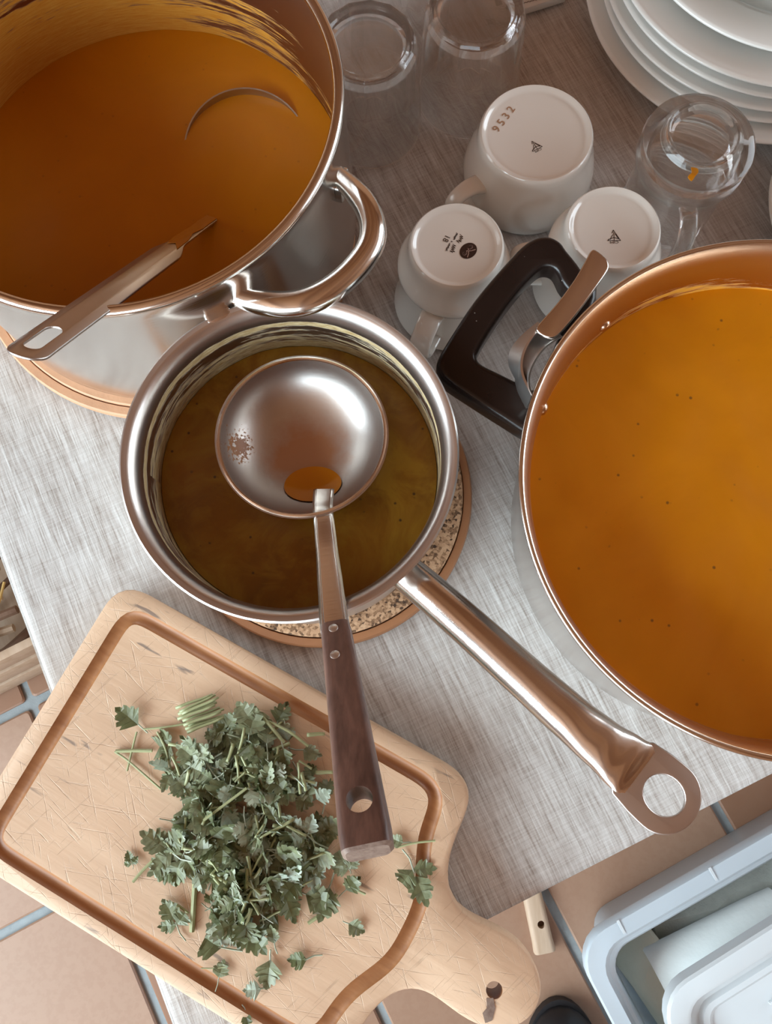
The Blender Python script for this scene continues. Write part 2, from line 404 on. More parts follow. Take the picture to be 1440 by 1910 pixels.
def flat(outlines, thick, bev=0.0, seg=2):
    """flat plate with holes: 2D outlines (first outer, the rest holes), centred on z = 0"""
    cu = bpy.data.curves.new('c', 'CURVE'); cu.dimensions = '2D'; cu.fill_mode = 'BOTH'
    for ol in outlines:
        sp = cu.splines.new('POLY'); sp.points.add(len(ol)-1); sp.use_cyclic_u = True
        for p, q in zip(sp.points, ol): p.co = (q[0], q[1], 0, 1)
    cu.extrude = max(thick/2-bev, 1e-5); cu.bevel_depth = bev; cu.bevel_resolution = seg; cu.offset = -bev
    o = bpy.data.objects.new('t', cu); COL.objects.link(o)
    dg = bpy.context.evaluated_depsgraph_get(); me = bpy.data.meshes.new_from_object(o.evaluated_get(dg))
    bpy.data.objects.remove(o); me.materials.clear()
    bm = bmesh.new(); bm.from_mesh(me); bmesh.ops.remove_doubles(bm, verts=bm.verts, dist=1e-5); bm.to_mesh(me); bm.free()
    return me
def textmesh(s, size, thick=.0002):
    cu = bpy.data.curves.new('t', 'FONT'); cu.body = s; cu.size = size; cu.align_x = 'CENTER'; cu.align_y = 'CENTER'; cu.extrude = thick; cu.resolution_u = 4
    o = bpy.data.objects.new('t', cu); COL.objects.link(o)
    dg = bpy.context.evaluated_depsgraph_get(); me = bpy.data.meshes.new_from_object(o.evaluated_get(dg))
    bpy.data.objects.remove(o); me.materials.clear(); return me
def boolean(me, cutters, op='DIFFERENCE'):
    a = bpy.data.objects.new('a', me); COL.objects.link(a); cs = []
    for c in cutters:
        b = bpy.data.objects.new('b', c); COL.objects.link(b); cs.append(b)
        md = a.modifiers.new('b', 'BOOLEAN'); md.object = b; md.operation = op; md.solver = 'EXACT'
    dg = bpy.context.evaluated_depsgraph_get(); dg.update()
    r = bpy.data.meshes.new_from_object(a.evaluated_get(dg))
    for b in cs+[a]: bpy.data.objects.remove(b)
    ix = [p.material_index for p in r.polygons]; r.materials.clear()
    r.polygons.foreach_set('material_index', ix)
    return r
def disc(r, z, n=96, rings=10, wob=0.0, seed=0):
    prof = [(0, z)]+[(r*(k+1)/rings, z) for k in range(rings)]
    V, F, I = lathe(prof, n)
    V = [(x, y, zz+wob*noise.noise(Vector((x*40+seed, y*40, seed)))) for x, y, zz in V]
    return V, F, I
def shift(v, d): return [Vector(p)+Vector(d) for p in v]

# ------------------------------------------------------------------ the room
def struct(name, me, mats, parent=None, sharp=38):
    o = link(name, me, mats, parent, sharp=sharp)
    if not parent: o['kind'] = 'structure'
    return o
PH = radians(23.5)                       # direction of the floor tiles and the table's long edge
U = Vector((cos(PH), sin(PH), 0)); W = Vector((-sin(PH), cos(PH), 0))
fl = struct('floor', mesh(*box((RX0+RX1)/2, (RY0+RY1)/2, -.012, (RX1-RX0)/2, (RY1-RY0)/2, .010)), 'grout')
pitch, gap = .298, .014
tm = mesh(*loft([[(x, y, z) for x, y in rrect((pitch-gap)/2-e, (pitch-gap)/2-e, .006, 3)] for e, z in ((0, -.002), (0, .0025), (.0025, .0045))]))
tm.materials.append(MAT['tile']); tm.name = 'floor_tile'
for p in tm.polygons: p.use_smooth = False
for i in range(-9, 10):
    for j in range(-9, 11):
        c = U*(-.537+pitch*(i+.5+2)) + W*(-.044+pitch*(j+.5))
        if RX0+.12 < c.x < RX1-.12 and RY0+.12 < c.y < RY1-.12:
            o = bpy.data.objects.new('floor_tile', tm); COL.objects.link(o); o.parent = fl
            o.location = (c.x, c.y, rnd(-.0008, 0)); o.rotation_euler = (0, 0, PH+random.choice((0, pi/2, pi))+rnd(-.004, .004))
def wall_x(name, x0, x1, win=None):
    parts = []
    if win is not None:
        y0, y1, z0, z1 = win; xc, hx = (x0+x1)/2, (x1-x0)/2
        parts = [box(xc, (RY0+y0)/2, RZ/2, hx, (y0-RY0)/2, RZ/2), box(xc, (RY1+y1)/2, RZ/2, hx, (RY1-y1)/2, RZ/2),
                 box(xc, (y0+y1)/2, z0/2, hx, (y1-y0)/2, z0/2), box(xc, (y0+y1)/2, (RZ+z1)/2, hx, (y1-y0)/2, (RZ-z1)/2)]
    else: parts = [box((x0+x1)/2, (RY0+RY1)/2, RZ/2, (x1-x0)/2, (RY1-RY0)/2, RZ/2)]
    return struct(name, join(parts), 'wall')
wall_x('wall_left', RX0-.2, RX0, WIN_L)
wall_x('wall_right', RX1, RX1+.2, WIN_R)
struct('wall_back', mesh(*box((RX0+RX1)/2, RY1+.1, RZ/2, (RX1-RX0)/2+.2, .1, RZ/2)), 'wall')
x0, x1, z0, z1 = WIN_F
struct('wall_front', join([box((RX0+x0)/2, RY0-.1, RZ/2, (x0-RX0)/2, .1, RZ/2), box((RX1+x1)/2, RY0-.1, RZ/2, (RX1-x1)/2, .1, RZ/2),
    box((x0+x1)/2, RY0-.1, z0/2, (x1-x0)/2, .1, z0/2), box((x0+x1)/2, RY0-.1, (RZ+z1)/2, (x1-x0)/2, .1, (RZ-z1)/2)]), 'wall')
struct('ceiling', mesh(*box((RX0+RX1)/2, (RY0+RY1)/2, RZ+.05, (RX1-RX0)/2+.2, (RY1-RY0)/2+.2, .05)), 'ceil')
for k in range(6):
    struct('trim_%d' % (k+1), mesh(*box(RX0+.45+k*.8, (RY0+RY1)/2, RZ-.06, .06, (RY1-RY0)/2, .06)), 'ceil')
y0, y1, z0, z1 = WIN_L
wf = struct('window_1', join([box(RX0-.12, (y0+y1)/2, z, .03, (y1-y0)/2, .03) for z in (z0+.03, z1-.03)] +
    [box(RX0-.12, y, (z0+z1)/2, .03, .03, (z1-z0)/2-.05) for y in (y0+.03, (y0+y1)/2, y1-.03)]), 'white_paint')
y0, y1, z0, z1 = WIN_R
wf = struct('window_3', join([box(RX1+.12, (y0+y1)/2, z, .03, (y1-y0)/2, .03) for z in (z0+.03, z1-.03)] +
    [box(RX1+.12, y, (z0+z1)/2, .03, .03, (z1-z0)/2-.05) for y in (y0+.03, (y0+y1)/2, y1-.03)]), 'white_paint')
x0, x1, z0, z1 = WIN_F
wf = struct('window_2', join([box((x0+x1)/2, RY0-.12, z, (x1-x0)/2, .03, .03) for z in (z0+.03, z1-.03)] +
    [box(x, RY0-.12, (z0+z1)/2, .03, .03, (z1-z0)/2-.05) for x in (x0+.03, (x0+x1)/2, x1-.03)]), 'white_paint')

# ------------------------------------------------------------------ table and cloth
TU = Vector((cos(radians(21.3)), sin(radians(21.3)), 0)); TV = Vector((-TU.y, TU.x, 0))
def xline(p1, d1, p2, d2):
    k = d1.x*d2.y-d1.y*d2.x; t = ((p2.x-p1.x)*d2.y-(p2.y-p1.y)*d2.x)/k; return p1+d1*t
KC = xline(P(190, 1570, 0), TV, P(1160, 1592, 0), TU)          # the near left corner of the table
LU, LV = 1.25, 1.05
def tpt(u, v, h): q = KC+TU*u+TV*v; return Vector((q.x, q.y, T+h))
tab = empty('table', tpt(LU/2, LV/2, -T), 'dark wooden table under the grey linen cloth', 'table')
def local(me, o):                                      # keep world coordinates but hang the mesh on a thing
    me.transform(o.matrix_basis.inverted()); return me
def child(name, vf, mats, o, sharp=38, lab=None, keep=True):
    me = vf if isinstance(vf, bpy.types.Mesh) else mesh(vf[0], vf[1], vf[2] if len(vf) > 2 else None)
    if keep: o_ = Matrix.LocRotScale(o.location, o.rotation_euler, None).inverted(); me.transform(o_)
    c = link(name, me, mats, o, sharp=sharp)
    if lab: c['label'] = lab
    return c
ang_t = atan2(TU.y, TU.x)
ctr = tpt(LU/2, LV/2, 0)
child('tabletop', bevel_mesh(mesh(*box(ctr.x, ctr.y, T-.022, LU/2-.012, LV/2-.012, .016, ang_t)), .003), 'tablewood', tab)
for a in (.34, LU-.12):
    for b in (.38, LV-.12):
        q = tpt(a, b, 0); child('leg', bevel_mesh(mesh(*box(q.x, q.y, (T-.038)/2, .028, .028, (T-.038)/2, ang_t)), .003), 'tablewood', tab)
def cloth():
    nu, nv = 150, 130; rr = .007; drop = .17
    def prof(s, L):     # arc-length along the section -> (pos, z) with rounded fold and a drop
        ext = drop+rr*pi/2
        if s < ext:
            d = ext-s
            if d <= rr*pi/2: a = d/rr; return rr-rr*sin(a)-rr+rr*1, -(rr-rr*cos(a))
            return 0, -rr-(d-rr*pi/2)
        if s > ext+L-2*rr:
            d = s-(ext+L-2*rr)
            if d <= rr*pi/2: a = d/rr; return L-rr+rr*sin(a), -(rr-rr*cos(a))
            return L, -rr-(d-rr*pi/2)
        return rr+(s-ext), 0
    def samples(L, n):
        ext = drop+rr*pi/2; out = [0, .05, .1, drop-.01]+[drop+rr*pi/2*k/5 for k in range(5)]
        out += [ext+(L-2*rr)*k/n for k in range(n+1)]
        out += [ext+L-2*rr+rr*pi/2*k/5 for k in range(1, 6)]+[ext*2+L-2*rr-drop+.01, ext*2+L-2*rr-.1, ext*2+L-2*rr-.05, ext*2+L-2*rr]
        return out
    su, sv = samples(LU, nu), samples(LV, nv); V, F = [], []
    for s in su:
        for t in sv:
            u, zu = prof(s, LU); v, zv = prof(t, LV)
            if zu < -rr and zv < -rr:      # corner drape: pulled in to a soft fold
                f = .5; zz = min(zu, zv); u += 0; v += 0
            else: zz = zu+zv
            z = zz
            hang = max(0, -z-rr)
            wv = .006*sin(v*23+u*17)*min(1, hang*12)
            if zu < -rr/2: u += wv*(1 if u > LU/2 else -1)-(.004*min(1, hang*8) if u < LU/2 else 0)
            if zv < -rr/2: v += wv*(1 if v > LV/2 else -1)
            q = tpt(u, v, 0)
            wr = (noise.noise(Vector((u*26+v*6, v*7, 9)))*.5+.5)*.0022+(noise.noise(Vector((u*7, v*3.2, 1)))*.5+.5)*.0030+(noise.noise(Vector((u*20+3, v*7, 5)))*.5+.5)*.0009
            if zz > -rr*.5: z -= wr*.9
            V.append((q.x, q.y, T+z))
    n = len(sv)
    for i in range(len(su)-1):
        for j in range(n-1): F.append((i*n+j, (i+1)*n+j, (i+1)*n+j+1, i*n+j+1))
    return mesh(V, F)
tag(link('tablecloth', cloth(), 'linen', sharp=0), 'grey linen tablecloth with a slubby weave covering the table', 'tablecloth')
for p in bpy.data.objects['tablecloth'].data.polygons: p.use_smooth = True

# ------------------------------------------------------------------ trivets
def trivet(c, R0, R1, h, label, m0, m1):
    t = empty('trivet', (c[0], c[1], T), label, 'trivet')
    child('rim', lathe([(0, 0), (R0-.001, 0), (R0, .0012), (R0, h*.6), (R0-.0012, h*.75), (R1+.001, h*.75), (R1, h*.5), (0, h*.5)], 96), m0, t, keep=False)
    child('cork_disc', lathe([(0, h*.5), (R1, h*.5), (R1, h-.001), (R1-.001, h), (0, h)], 96), m1, t, keep=False)
    return t
CB, CA, CC = Vector((-.0548, .1410)), Vector((-.1531, .3664)), Vector((.2265, .0977))
CTB = Vector((-.0467, .1431))
trivet(CTB, .1105, .1035, .014, 'round cork trivet with a brown rim under the small saucepan', 'tray', 'cork')
trivet(CA+Vector((-.006, -.005)), .1500, .1420, .010, 'pale flat round trivet under the big stockpot', 'tray_pale', 'tray_pale')

# ------------------------------------------------------------------ stockpot (upper left)
hA = .155; bA = .0102
sp = empty('stockpot', (CA.x, CA.y, T+bA), 'large tall steel stockpot of orange soup at the upper left, with a tubular loop handle', 'pot')
q = hA-bA
prof = [(0, 0), (.134, 0), (.1415, .002), (.1445, .006), (.1457, .011), (.1460, .02), (.1458, .06), (.1446, q-.012), (.1446, q-.005),
        (.1455, q-.002), (.1430, q-.001), (.1415, q-.006), (.1418, q-.03), (.1424, .06), (.1424, .012), (.1390, .006), (0, .005)]
mi = [0]*9+[1]*7
child('body', lathe(prof, 128, mi), ['steel', 'stock_in'], sp, keep=False)
child('rim', lathe([(.1424+.0036*cos(a), q-.0005+.0034*sin(a)) for a in [2*pi*k/14 for k in range(15)]], 128), 'steel_polish', sp, keep=False)
hp = catmull([P(x, y, h) for x, y, h in ((600, 332, .120), (618, 322, .122), (655, 350, .127), (685, 388, .130), (696, 432, .131), (683, 474, .131), (640, 523, .131), (588, 556, .131), (535, 568, .130), (470, 561, .127), (412, 540, .122), (392, 528, .120))], 6)
rr = interp([.0052, .0066, .0082, .0086, .0084, .0086, .0082, .0066, .0052], len(hp))
child('loop_handle', tube(hp, [(r, r*.92) for r in rr], 16), 'steel_polish', sp, lab='tubular steel loop handle')
for (x, y, h), a in (((606, 338, .118), 0), ((386, 548, .118), 1)):
    c = P(x, y, h); d = (Vector((c.x-CA.x, c.y-CA.y, 0))).normalized(); s = Vector((-d.y, d.x, 0)); c = Vector((CA.x, CA.y, T+h))+d*.1468
    r0 = [[c+d*e+s*(x_*.009)+Vector((0, 0, y_*.008)) for x_, y_ in rrect(1*k, 1*k, .35*k, 3)] for e, k in ((-.002, 1), (.002, 1), (.0032, .85))]
    child('handle_bracket', loft(r0), 'steel', sp)
soA = child
s_ = link('soup', join([disc(.1423, 0, 96, 24, .0008, 3), ]), 'soup_a', loc=(CA.x, CA.y, T+.057)); tag(s_, 'dark orange pumpkin soup filling the tall stockpot', 'soup')

# ladle standing in the stockpot
la = empty('ladle', P(458, 272, .05), 'plain steel ladle sunk in the stockpot, wide flat handle with an oblong hole', 'ladle')
cb = P(460, 281, .0525); tl = Matrix.Rotation(radians(15), 4, Vector((1, .15, 0)))
R = .0465; bp = [(R*sin(a), -R*.72*cos(a)) for a in [pi/2*k/12 for k in range(13)]]
bp += [(R+.0012, 0), (R+.001, .0006)] if 0 else []
inn = [((R-.0011)*sin(a), -(R*.72-.0011)*cos(a)) for a in [pi/2*k/12 for k in range(12, -1, -1)]]
V, F, I = lathe(bp+inn, 64)
V = [Matrix.Translation(cb) @ (tl @ Vector(v)) for v in V]
child('bowl', (V, F, I), 'steel_worn', la)
A0, A1 = P(395, 408, .056), P(165, 571, .1615)
dA = (A1-A0).normalized(); E0 = A0-dA*.022
E1 = A0+dA*((P(20, 655, .205)-A0).length)
Ltot = (E1-E0).length; sA = dA.cross(Vector((0, 0, 1))).normalized(); uA = sA.cross(dA).normalized()
def prof_w(t):   # half width along the handle (metres from the soup end)
    if t < .075: return .0042+.0010*t/.075
    if t < .095: f = (t-.075)/.02; f = f*f*(3-2*f); return .0052+f*.0052
    return .0104+.0004*(t-.095)/.1
out_l, out_r = [], []
N = 60; Lh = Ltot-.0104
for k in range(N+1):
    t = Lh*k/N; out_l.append((t, prof_w(t))); out_r.append((t, -prof_w(t)))
tip = [(Lh+.0104*1.0*sin(a), prof_w(Lh)*cos(a)) for a in [pi*k/14 for k in range(1, 14)]]
hole = [(Lh-.012+(.0085 if cos(a) > 0 else -.0085)+.0048*cos(a), .0048*sin(a)) for a in [2*pi*k/28+.01 for k in range(28)]]
me = flat([out_l+tip+out_r[::-1], hole[::-1]], .0016, .0004, 1)
bm = bmesh.new(); bm.from_mesh(me)
for v in bm.verts:
    t, s, z = v.co; z -= 26*s*s*(1 if t > .08 else .4)*.6
    v.co = E0+dA*t+sA*s+uA*z
bm.to_mesh(me); bm.free()
child('handle', me, 'steel_worn', la, lab='flat steel handle, its lower end smeared with soup')
sm = [(t, prof_w(t)*.9*sgn) for sgn in (1,) for t in ()]
pts = [(.020, .0040), (.035, .0046), (.048, .0040), (.060, .0046), (.072, .0050), (.084, .0040), (.080, 0.0), (.088, -.0052), (.070, -.0048), (.058, -.0022), (.046, -.0040), (.034, -.0036), (.020, -.0040)]
me = flat([pts], .0008, 0)
for v in me.vertices: t, s, z = v.co; v.co = E0+dA*t+sA*s+uA*(z+.0012-10*s*s)
child('soup_smear', me, 'soup_a', la, sharp=0)

# ------------------------------------------------------------------ saucepan (middle)
bB = .0142; hB = .125; q = hB-bB
pan = empty('saucepan', (CB.x, CB.y, T+bB), 'small steel saucepan of green-brown soup on the cork trivet, with a long hollow handle', 'pot')
prof = [(0, 0), (.086, 0), (.0905, .0025), (.0925, .008), (.0930, .016), (.0935, q-.014), (.0948, q-.009), (.0982, q-.004), (.1002, q-.0018),
        (.1005, q-.0002), (.0994, q+.0008), (.0967, q+.0004), (.0936, q-.0022), (.0914, q-.007), (.0905, q-.014), (.0898, .02), (.0890, .010), (.085, .004), (0, .0035)]
child('body', lathe(prof, 128, [0]*7+[0, 0, 0, 0, 1, 1]+[1]*5), ['steel_brushed', 'sauce_in'], pan, keep=False)
hpts = [(752, 1066, .099), (772, 1080, .100), (870, 1165, .111), (970, 1255, .120), (1060, 1335, .127), (1120, 1385, .131), (1165, 1420, .1325), (1192, 1442, .133)]
hp = catmull([P(*a) for a in hpts], 6)
wr = interp([(.0108, .0108), (.0114, .0114), (.0118, .0118), (.0122, .0120), (.0128, .0110), (.0138, .0084), (.0156, .0048), (.0175, .0016)], len(hp))
sec = []
for k in range(24):
    a = 2*pi*k/24; sec.append((cos(a), sin(a)*(1 if sin(a) > 0 else .8)))
h1 = join([sweep(hp, sec, wr)])
hd = child('handle', h1, 'steel', pan, lab='long hollow steel handle')
e0 = P(1180, 1432, .1325); e1 = P(1284, 1524, .1345); ed = (e1-e0).normalized(); es = ed.cross(Vector((0, 0, 1))).normalized(); eu = es.cross(ed)
L = (e1-e0).length
ol = [(0, .0176)]+[(L*.30, .0192), (L*.50, .0196)]+[(L*.60+(L*.48)*sin(a), .0196*cos(a)) for a in [pi*k/20 for k in range(0, 21)]]+[(L*.50, -.0196), (L*.30, -.0192), (0, -.0176), (-.006, -.012), (-.006, .012)]
hole = [(L*.56+.0110*cos(a), .0100*sin(a)) for a in [2*pi*k/32 for k in range(32)]]
me = flat([ol, hole[::-1]], .0026, .0009, 2)
for v in me.vertices: x, y, z = v.co; v.co = e0+ed*x+es*y+eu*z
child('hanging_eye', me, 'steel_brushed', pan, lab='flattened handle end with a round hole')
for x, y in ((778, 1082), (762, 1068)):
    c = P(x, y, .1085); V, F, I = lathe([(0, .0012), (.0012, .0009), (.0018, 0), (.0018, -.002), (0, -.002)], 12); child('rivet', (shift(V, c), F, I), 'steel_brushed', pan)
Vs, Fs, Is = disc(.0897, 0, 120, 60, .0010, 9)
_c = P(563, 812, .100)-Vector((CB.x, CB.y, T+.075)); _v = []
for x, y, z in Vs:                                     # the ladle's bowl presses into the soup
    r = hypot(x-_c.x, y-_c.y)/.0548
    if r < 1: z = min(z, _c.z-.034*sqrt(1-r*r)-.0016)
    _v.append((x, y, z))
tag(link('soup', mesh(_v, Fs), 'soup_b', loc=(CB.x, CB.y, T+.075)), 'greenish brown herb soup in the small saucepan', 'soup')

# wooden-handled ladle lying across the saucepan
lb = empty('ladle', P(562, 812, .099), 'steel ladle with a dark wooden handle, lying across the small saucepan', 'ladle')
cb = P(563, 812, .100); R = .0532; tl = Matrix.Rotation(radians(-3), 4, Vector((1, 0, 0)))
bp = [(0, -.034)]+[(R*sin(a)**.92, -.034*cos(a)**1.0) for a in [pi/2*k/16 for k in range(1, 17)]]
inn = [(R+.0012, .0004), (R+.0012, .0011), (R-.0006, .0012)]+[((R-.0011)*sin(a)**.92, -.0328*cos(a)) for a in [pi/2*k/16 for k in range(15, 0, -1)]]+[(0, -.0328)]
V, F, I = lathe(bp+inn, 96); V = [Matrix.Translation(cb) @ (tl @ Vector(v)) for v in V]
child('bowl', (V, F, I), 'ladle_film', lb)
V, F, I = lathe([(R-.0008+.0013*cos(a), .0006+.0013*sin(a)) for a in [2*pi*k/8 for k in range(9)]], 96); V = [Matrix.Translation(cb) @ (tl @ Vector(v)) for v in V]
child('bowl_rim', (V, F, I), 'steel_polish', lb)
V, F, I = disc(.0125, 0, 48, 8, .0004, 2)
pdl = []
for x, y, z in V:
    x2, y2 = x*1.5+.003, y*1.0-.024; r = hypot(x2, y2)
    zz = -.0326*sqrt(max(0, 1-(r/R)**2))+.0006; pdl.append(Matrix.Translation(cb) @ (tl @ Vector((x2, y2, max(zz, -.0275)))))
child('soup_dregs', (pdl, F, I), 'soup_a', lb, lab='little puddle of orange soup')
hz = [(604, 912, .088), (602, 935, .0955), (603, 958, .1025), (609, 1020, .112), (616, 1090, .125), (624, 1165, .138), (630, 1200, .143)]
hp = catmull([P(*a) for a in hz], 5)
sec = [(-1, -.3), (1, -.3), (1, .0), (.72, .35), (.66, .1), (-.66, .1), (-.72, .35), (-1, .0)]
wd = interp([(.0066, .002), (.0064, .0022), (.0062, .0026), (.0066, .003), (.0074, .0036), (.0082, .0042), (.0083, .0042)], len(hp))
child('handle_shank', bevel_mesh(mesh(*sweep(hp, sec, wd)), .0002, 1, 20), 'steel', lb, lab='flanged steel shank')
a0, a1 = P(626, 1168, .1390), P(687, 1592, .204)
gd = (a1-a0).normalized(); gs = gd.cross(Vector((0, 0, 1))).normalized(); gu = gs.cross(gd); GL = (a1-a0).length
rings = []; NG = 26
for k in range(NG+1):
    t = k/NG; hw = .0082+(.0122-.0082)*t**1.1; ht = .0058+.0016*t
    e = 1.0
    if k == 0: e = .93
    if k == NG: e = .80
    if k == NG-1: e = .96
    tt = t if k < NG-1 else (1.0 if k == NG else .988)
    if k == 0: tt = 0
    rings.append([a0+gd*(GL*tt)+gs*(x*e)+gu*(y*e) for x, y in rrect(hw, ht, .0042, 4)])
V, F = loft(rings); me = mesh(V, F, [0]*(len(F)-1)+[1])
for p in me.polygons:
    c = p.center
    if (c-a0).dot(gd) > GL*.99: p.material_index = 1
me.materials.append(MAT['darkwood']); me.materials.append(MAT['endgrain'])
hc = P(672, 1515, .187); tt = (hc-a0).dot(gd); hc = a0+gd*tt
Vc, Fc, Ic = lathe([(0, -.02), (.0062, -.02), (.0062, .02), (0, .02)], 32)
mt = Matrix(((gs.x, gd.x, gu.x, hc.x), (gs.y, gd.y, gu.y, hc.y), (gs.z, gd.z, gu.z, hc.z), (0, 0, 0, 1)))
cut = mesh([mt @ Vector(v) for v in Vc], Fc); cut.materials.append(MAT['darkwood'])
me = boolean(me, [cut])
child('grip', me, ['darkwood', 'endgrain'], lb, sharp=32, lab='dark wooden grip with a hanging hole and a worn pale end')
Vr, Fr, Ir = lathe([(.0062+.0006*cos(a), .0006*sin(a)) for a in [2*pi*k/6 for k in range(7)]], 32)
for px, py in ((626, 1187), (635, 1257)):
    c = P(px, py, .14); tt = (c-a0).dot(gd); off = (c-a0-gd*tt).dot(gs); hh = .0058+.0016*tt/GL
    V, F, I = lathe([(0, .0003), (.0022, .0003), (.0026, 0), (.0026, -.001), (0, -.001)], 20)
    mt = Matrix(((gs.x, gd.x, gu.x, 0), (gs.y, gd.y, gu.y, 0), (gs.z, gd.z, gu.z, 0), (0, 0, 0, 1))); mt.translation = a0+gd*tt+gs*off+gu*(hh+.0001)
    child('rivet', ([mt @ Vector(v) for v in V], F, I), 'steel_brushed', lb)

# ------------------------------------------------------------------ casserole (right)
hCc = .140; q = hCc-.0002
ca = empty('casserole', (CC.x, CC.y, T+.0002), 'wide steel casserole of bright orange soup at the right, with a black side handle', 'pot')
prof = [(0, 0), (.128, 0), (.134, .002), (.1372, .007), (.1382, .013), (.1395, .05), (.1430, q-.016), (.1455, q-.008), (.1490, q-.002),
        (.1508, q-.0004), (.1505, q+.0008), (.1480, q+.0006), (.1455, q-.003), (.1438, q-.010), (.1415, q-.02), (.1385, .05), (.1370, .012), (.132, .006), (0, .005)]
child('body', lathe(prof, 160, [0]*11+[1]*7), ['steel', 'cass_in'], ca, keep=False)
child('rim', lathe([(.1497+.0018*cos(a), q+.0000+.0016*sin(a)) for a in [2*pi*k/10 for k in range(11)]], 160), 'steel_polish', ca, keep=False)
tag(link('soup', join([disc(.1412, 0, 128, 24, .0008, 17)]), 'soup_c', loc=(CC.x, CC.y, T+.100)), 'bright orange pumpkin soup filling the wide casserole', 'soup')
for px, py, h in ((1131, 611, .112), (1019, 765, .112)):
    c = P(px, py, h); d = Vector((c.x-CC.x, c.y-CC.y, 0)).normalized(); c = Vector((CC.x, CC.y, T+h))+d*.1413
    V, F, I = lathe([(.0045, -.003), (.0042, .0006), (.003, .002), (.0012, .0026), (0, .0027)], 20)
    rot = (-d).to_track_quat('Z', 'Y').to_matrix().to_4x4(); rot.translation = c
    child('rivet', ([rot @ Vector(v) for v in V], F, I), 'cass_in', ca)
hh = .108
def w2(pts, h): return [P(x, y, h) for x, y in pts]
outer = [(1112, 560), (1084, 505), (1057, 470), (1044, 453), (1022, 443), (998, 446), (972, 463), (930, 508), (885, 562), (845, 622), (822, 660), (814, 682), (818, 700), (832, 716), (880, 748), (935, 783), (985, 812), (1010, 800), (1020, 770)]
inner = [(1062, 565), (1046, 528), (1034, 505), (1018, 500), (1002, 508), (975, 536), (942, 578), (912, 622), (893, 655), (890, 670), (900, 682), (930, 697), (968, 716), (990, 728), (1008, 715), (1030, 660)]
O_, I_ = w2(outer, hh), w2(inner, hh)
def smoothloop(pp, sub=4):
    n = len(pp); out = []
    for i in range(n):
        a, b, c, d = pp[(i-1) % n], pp[i], pp[(i+1) % n], pp[(i+2) % n]
        for k in range(sub):
            t = k/sub; out.append(.5*((2*b)+(c-a)*t+(2*a-5*b+4*c-d)*t*t+(3*b-a-3*c+d)*t**3))
    return out
O_, I_ = smoothloop(O_), smoothloop(I_)
me = flat([[(v.x, v.y) for v in O_], [(v.x, v.y) for v in I_][::-1]], .019, .0045, 4)
for v in me.vertices:
    v.co.z += T+hh-.006
for v in me.vertices:                                  # the arms end on the pot wall
    d = Vector((v.co.x-CC.x, v.co.y-CC.y)); 
    if d.length < .1422: d = d.normalized()*.1422; v.co.x, v.co.y = CC.x+d.x, CC.y+d.y
sh = child('side_handle', me, 'black', ca, sharp=50, lab='black bakelite loop handle')
top = [(1112, 478), (1092, 498), (1065, 534), (1036, 572), (1008, 604), (984, 636), (972, 668), (974, 700), (992, 738)]
wallp = catmull(w2(top, .134), 5); V, F = [], []
def strip(path, z0, z1, th, inward):
    V, F = [], []; n = len(path)
    for i, p in enumerate(path):
        t = (path[min(i+1, n-1)]-path[max(i-1, 0)]).normalized(); s = Vector((t.y, -t.x, 0))*inward
        for a, z in ((0, z0), (0, z1), (th, z1), (th, z0)): V.append(Vector((p.x, p.y, T+z))+s*a)
    for i in range(n-1):
        for k in range(4): F.append((i*4+k, i*4+(k+1) % 4, (i+1)*4+(k+1) % 4, (i+1)*4+k))
    F += [(0, 1, 2, 3), tuple((n-1)*4+k for k in (3, 2, 1, 0))]; return V, F
tp = catmull(w2([(1048, 627), (1022, 642), (1002, 664), (988, 692), (986, 720), (996, 744)], .134), 5); bt = catmull(w2([(1003, 600), (974, 624), (953, 650), (948, 676), (960, 706), (990, 748)], .116), 5)
rings = [[a, b, b+Vector((.0012, 0, -.0008)), a+Vector((.0012, 0, -.0012))] for a, b in zip(tp, bt)]
V1, F1 = loft(rings); V2, F2 = strip(wallp, .110, .133, .0014, -1)
V1, F1 = V1+V2, F1+[tuple(i+len(V1) for i in f) for f in F2]
fl_o = [(1101, 470), (1110, 468), (1128, 482), (1134, 492), (1133, 506), (1110, 540), (1075, 588), (1046, 622), (1030, 632), (1012, 628), (1000, 618), (1004, 606), (1036, 570), (1070, 524), (1092, 486)]
fo = smoothloop(w2(fl_o, .1345), 3)
f2 = flat([[(v.x, v.y) for v in fo]], .0034, .0012, 3)
for v in f2.vertices: v.co.z += T+.1345
br = child('lid_catch', mesh(V1, F1), 'steel_brushed', ca)
br['label'] = 'bent steel lid catch above the black handle'
f2.transform(Matrix.LocRotScale(ca.location, ca.rotation_euler, None).inverted())
o = link('catch_plate', f2, 'steel', br)

# ------------------------------------------------------------------ cutting board
bd = empty('cutting_board', (0, 0, T), 'worn beech cutting board with a juice groove and holed handle, overhanging the table corner', 'cutting board', rz=BA)
top_h = .0205; B0 = .0015
half = [(.050, .1020), (.058, .1018), (.066, .0995), (.0725, .0945), (.0760, .087), (.0772, .078), (.0775, .068), (.0785, .057), (.0810, .047), (.0850, .0385), (.0910, .0315), (.0990, .0270), (.1080, .0258), (.1180, .0268), (.1290, .0282), (.1400, .0280), (.1500, .0255), (.1590, .0205), (.1655, .0135), (.1690, .0060)]
cbv = -.1290
left = [(-.196, .1018), (-.2025, .0990), (-.2068, .0940), (-.2085, .0880)]
ol = [(a, cbv+d) for a, d in half]+[(a, cbv-d-.002*min(1, 0)) for a, d in reversed(half)]+[(a, cbv-d) for a, d in left]+[(a, cbv+d) for a, d in reversed(left)]
pp = [Vector((a, b, 0)) for a, b in ol]
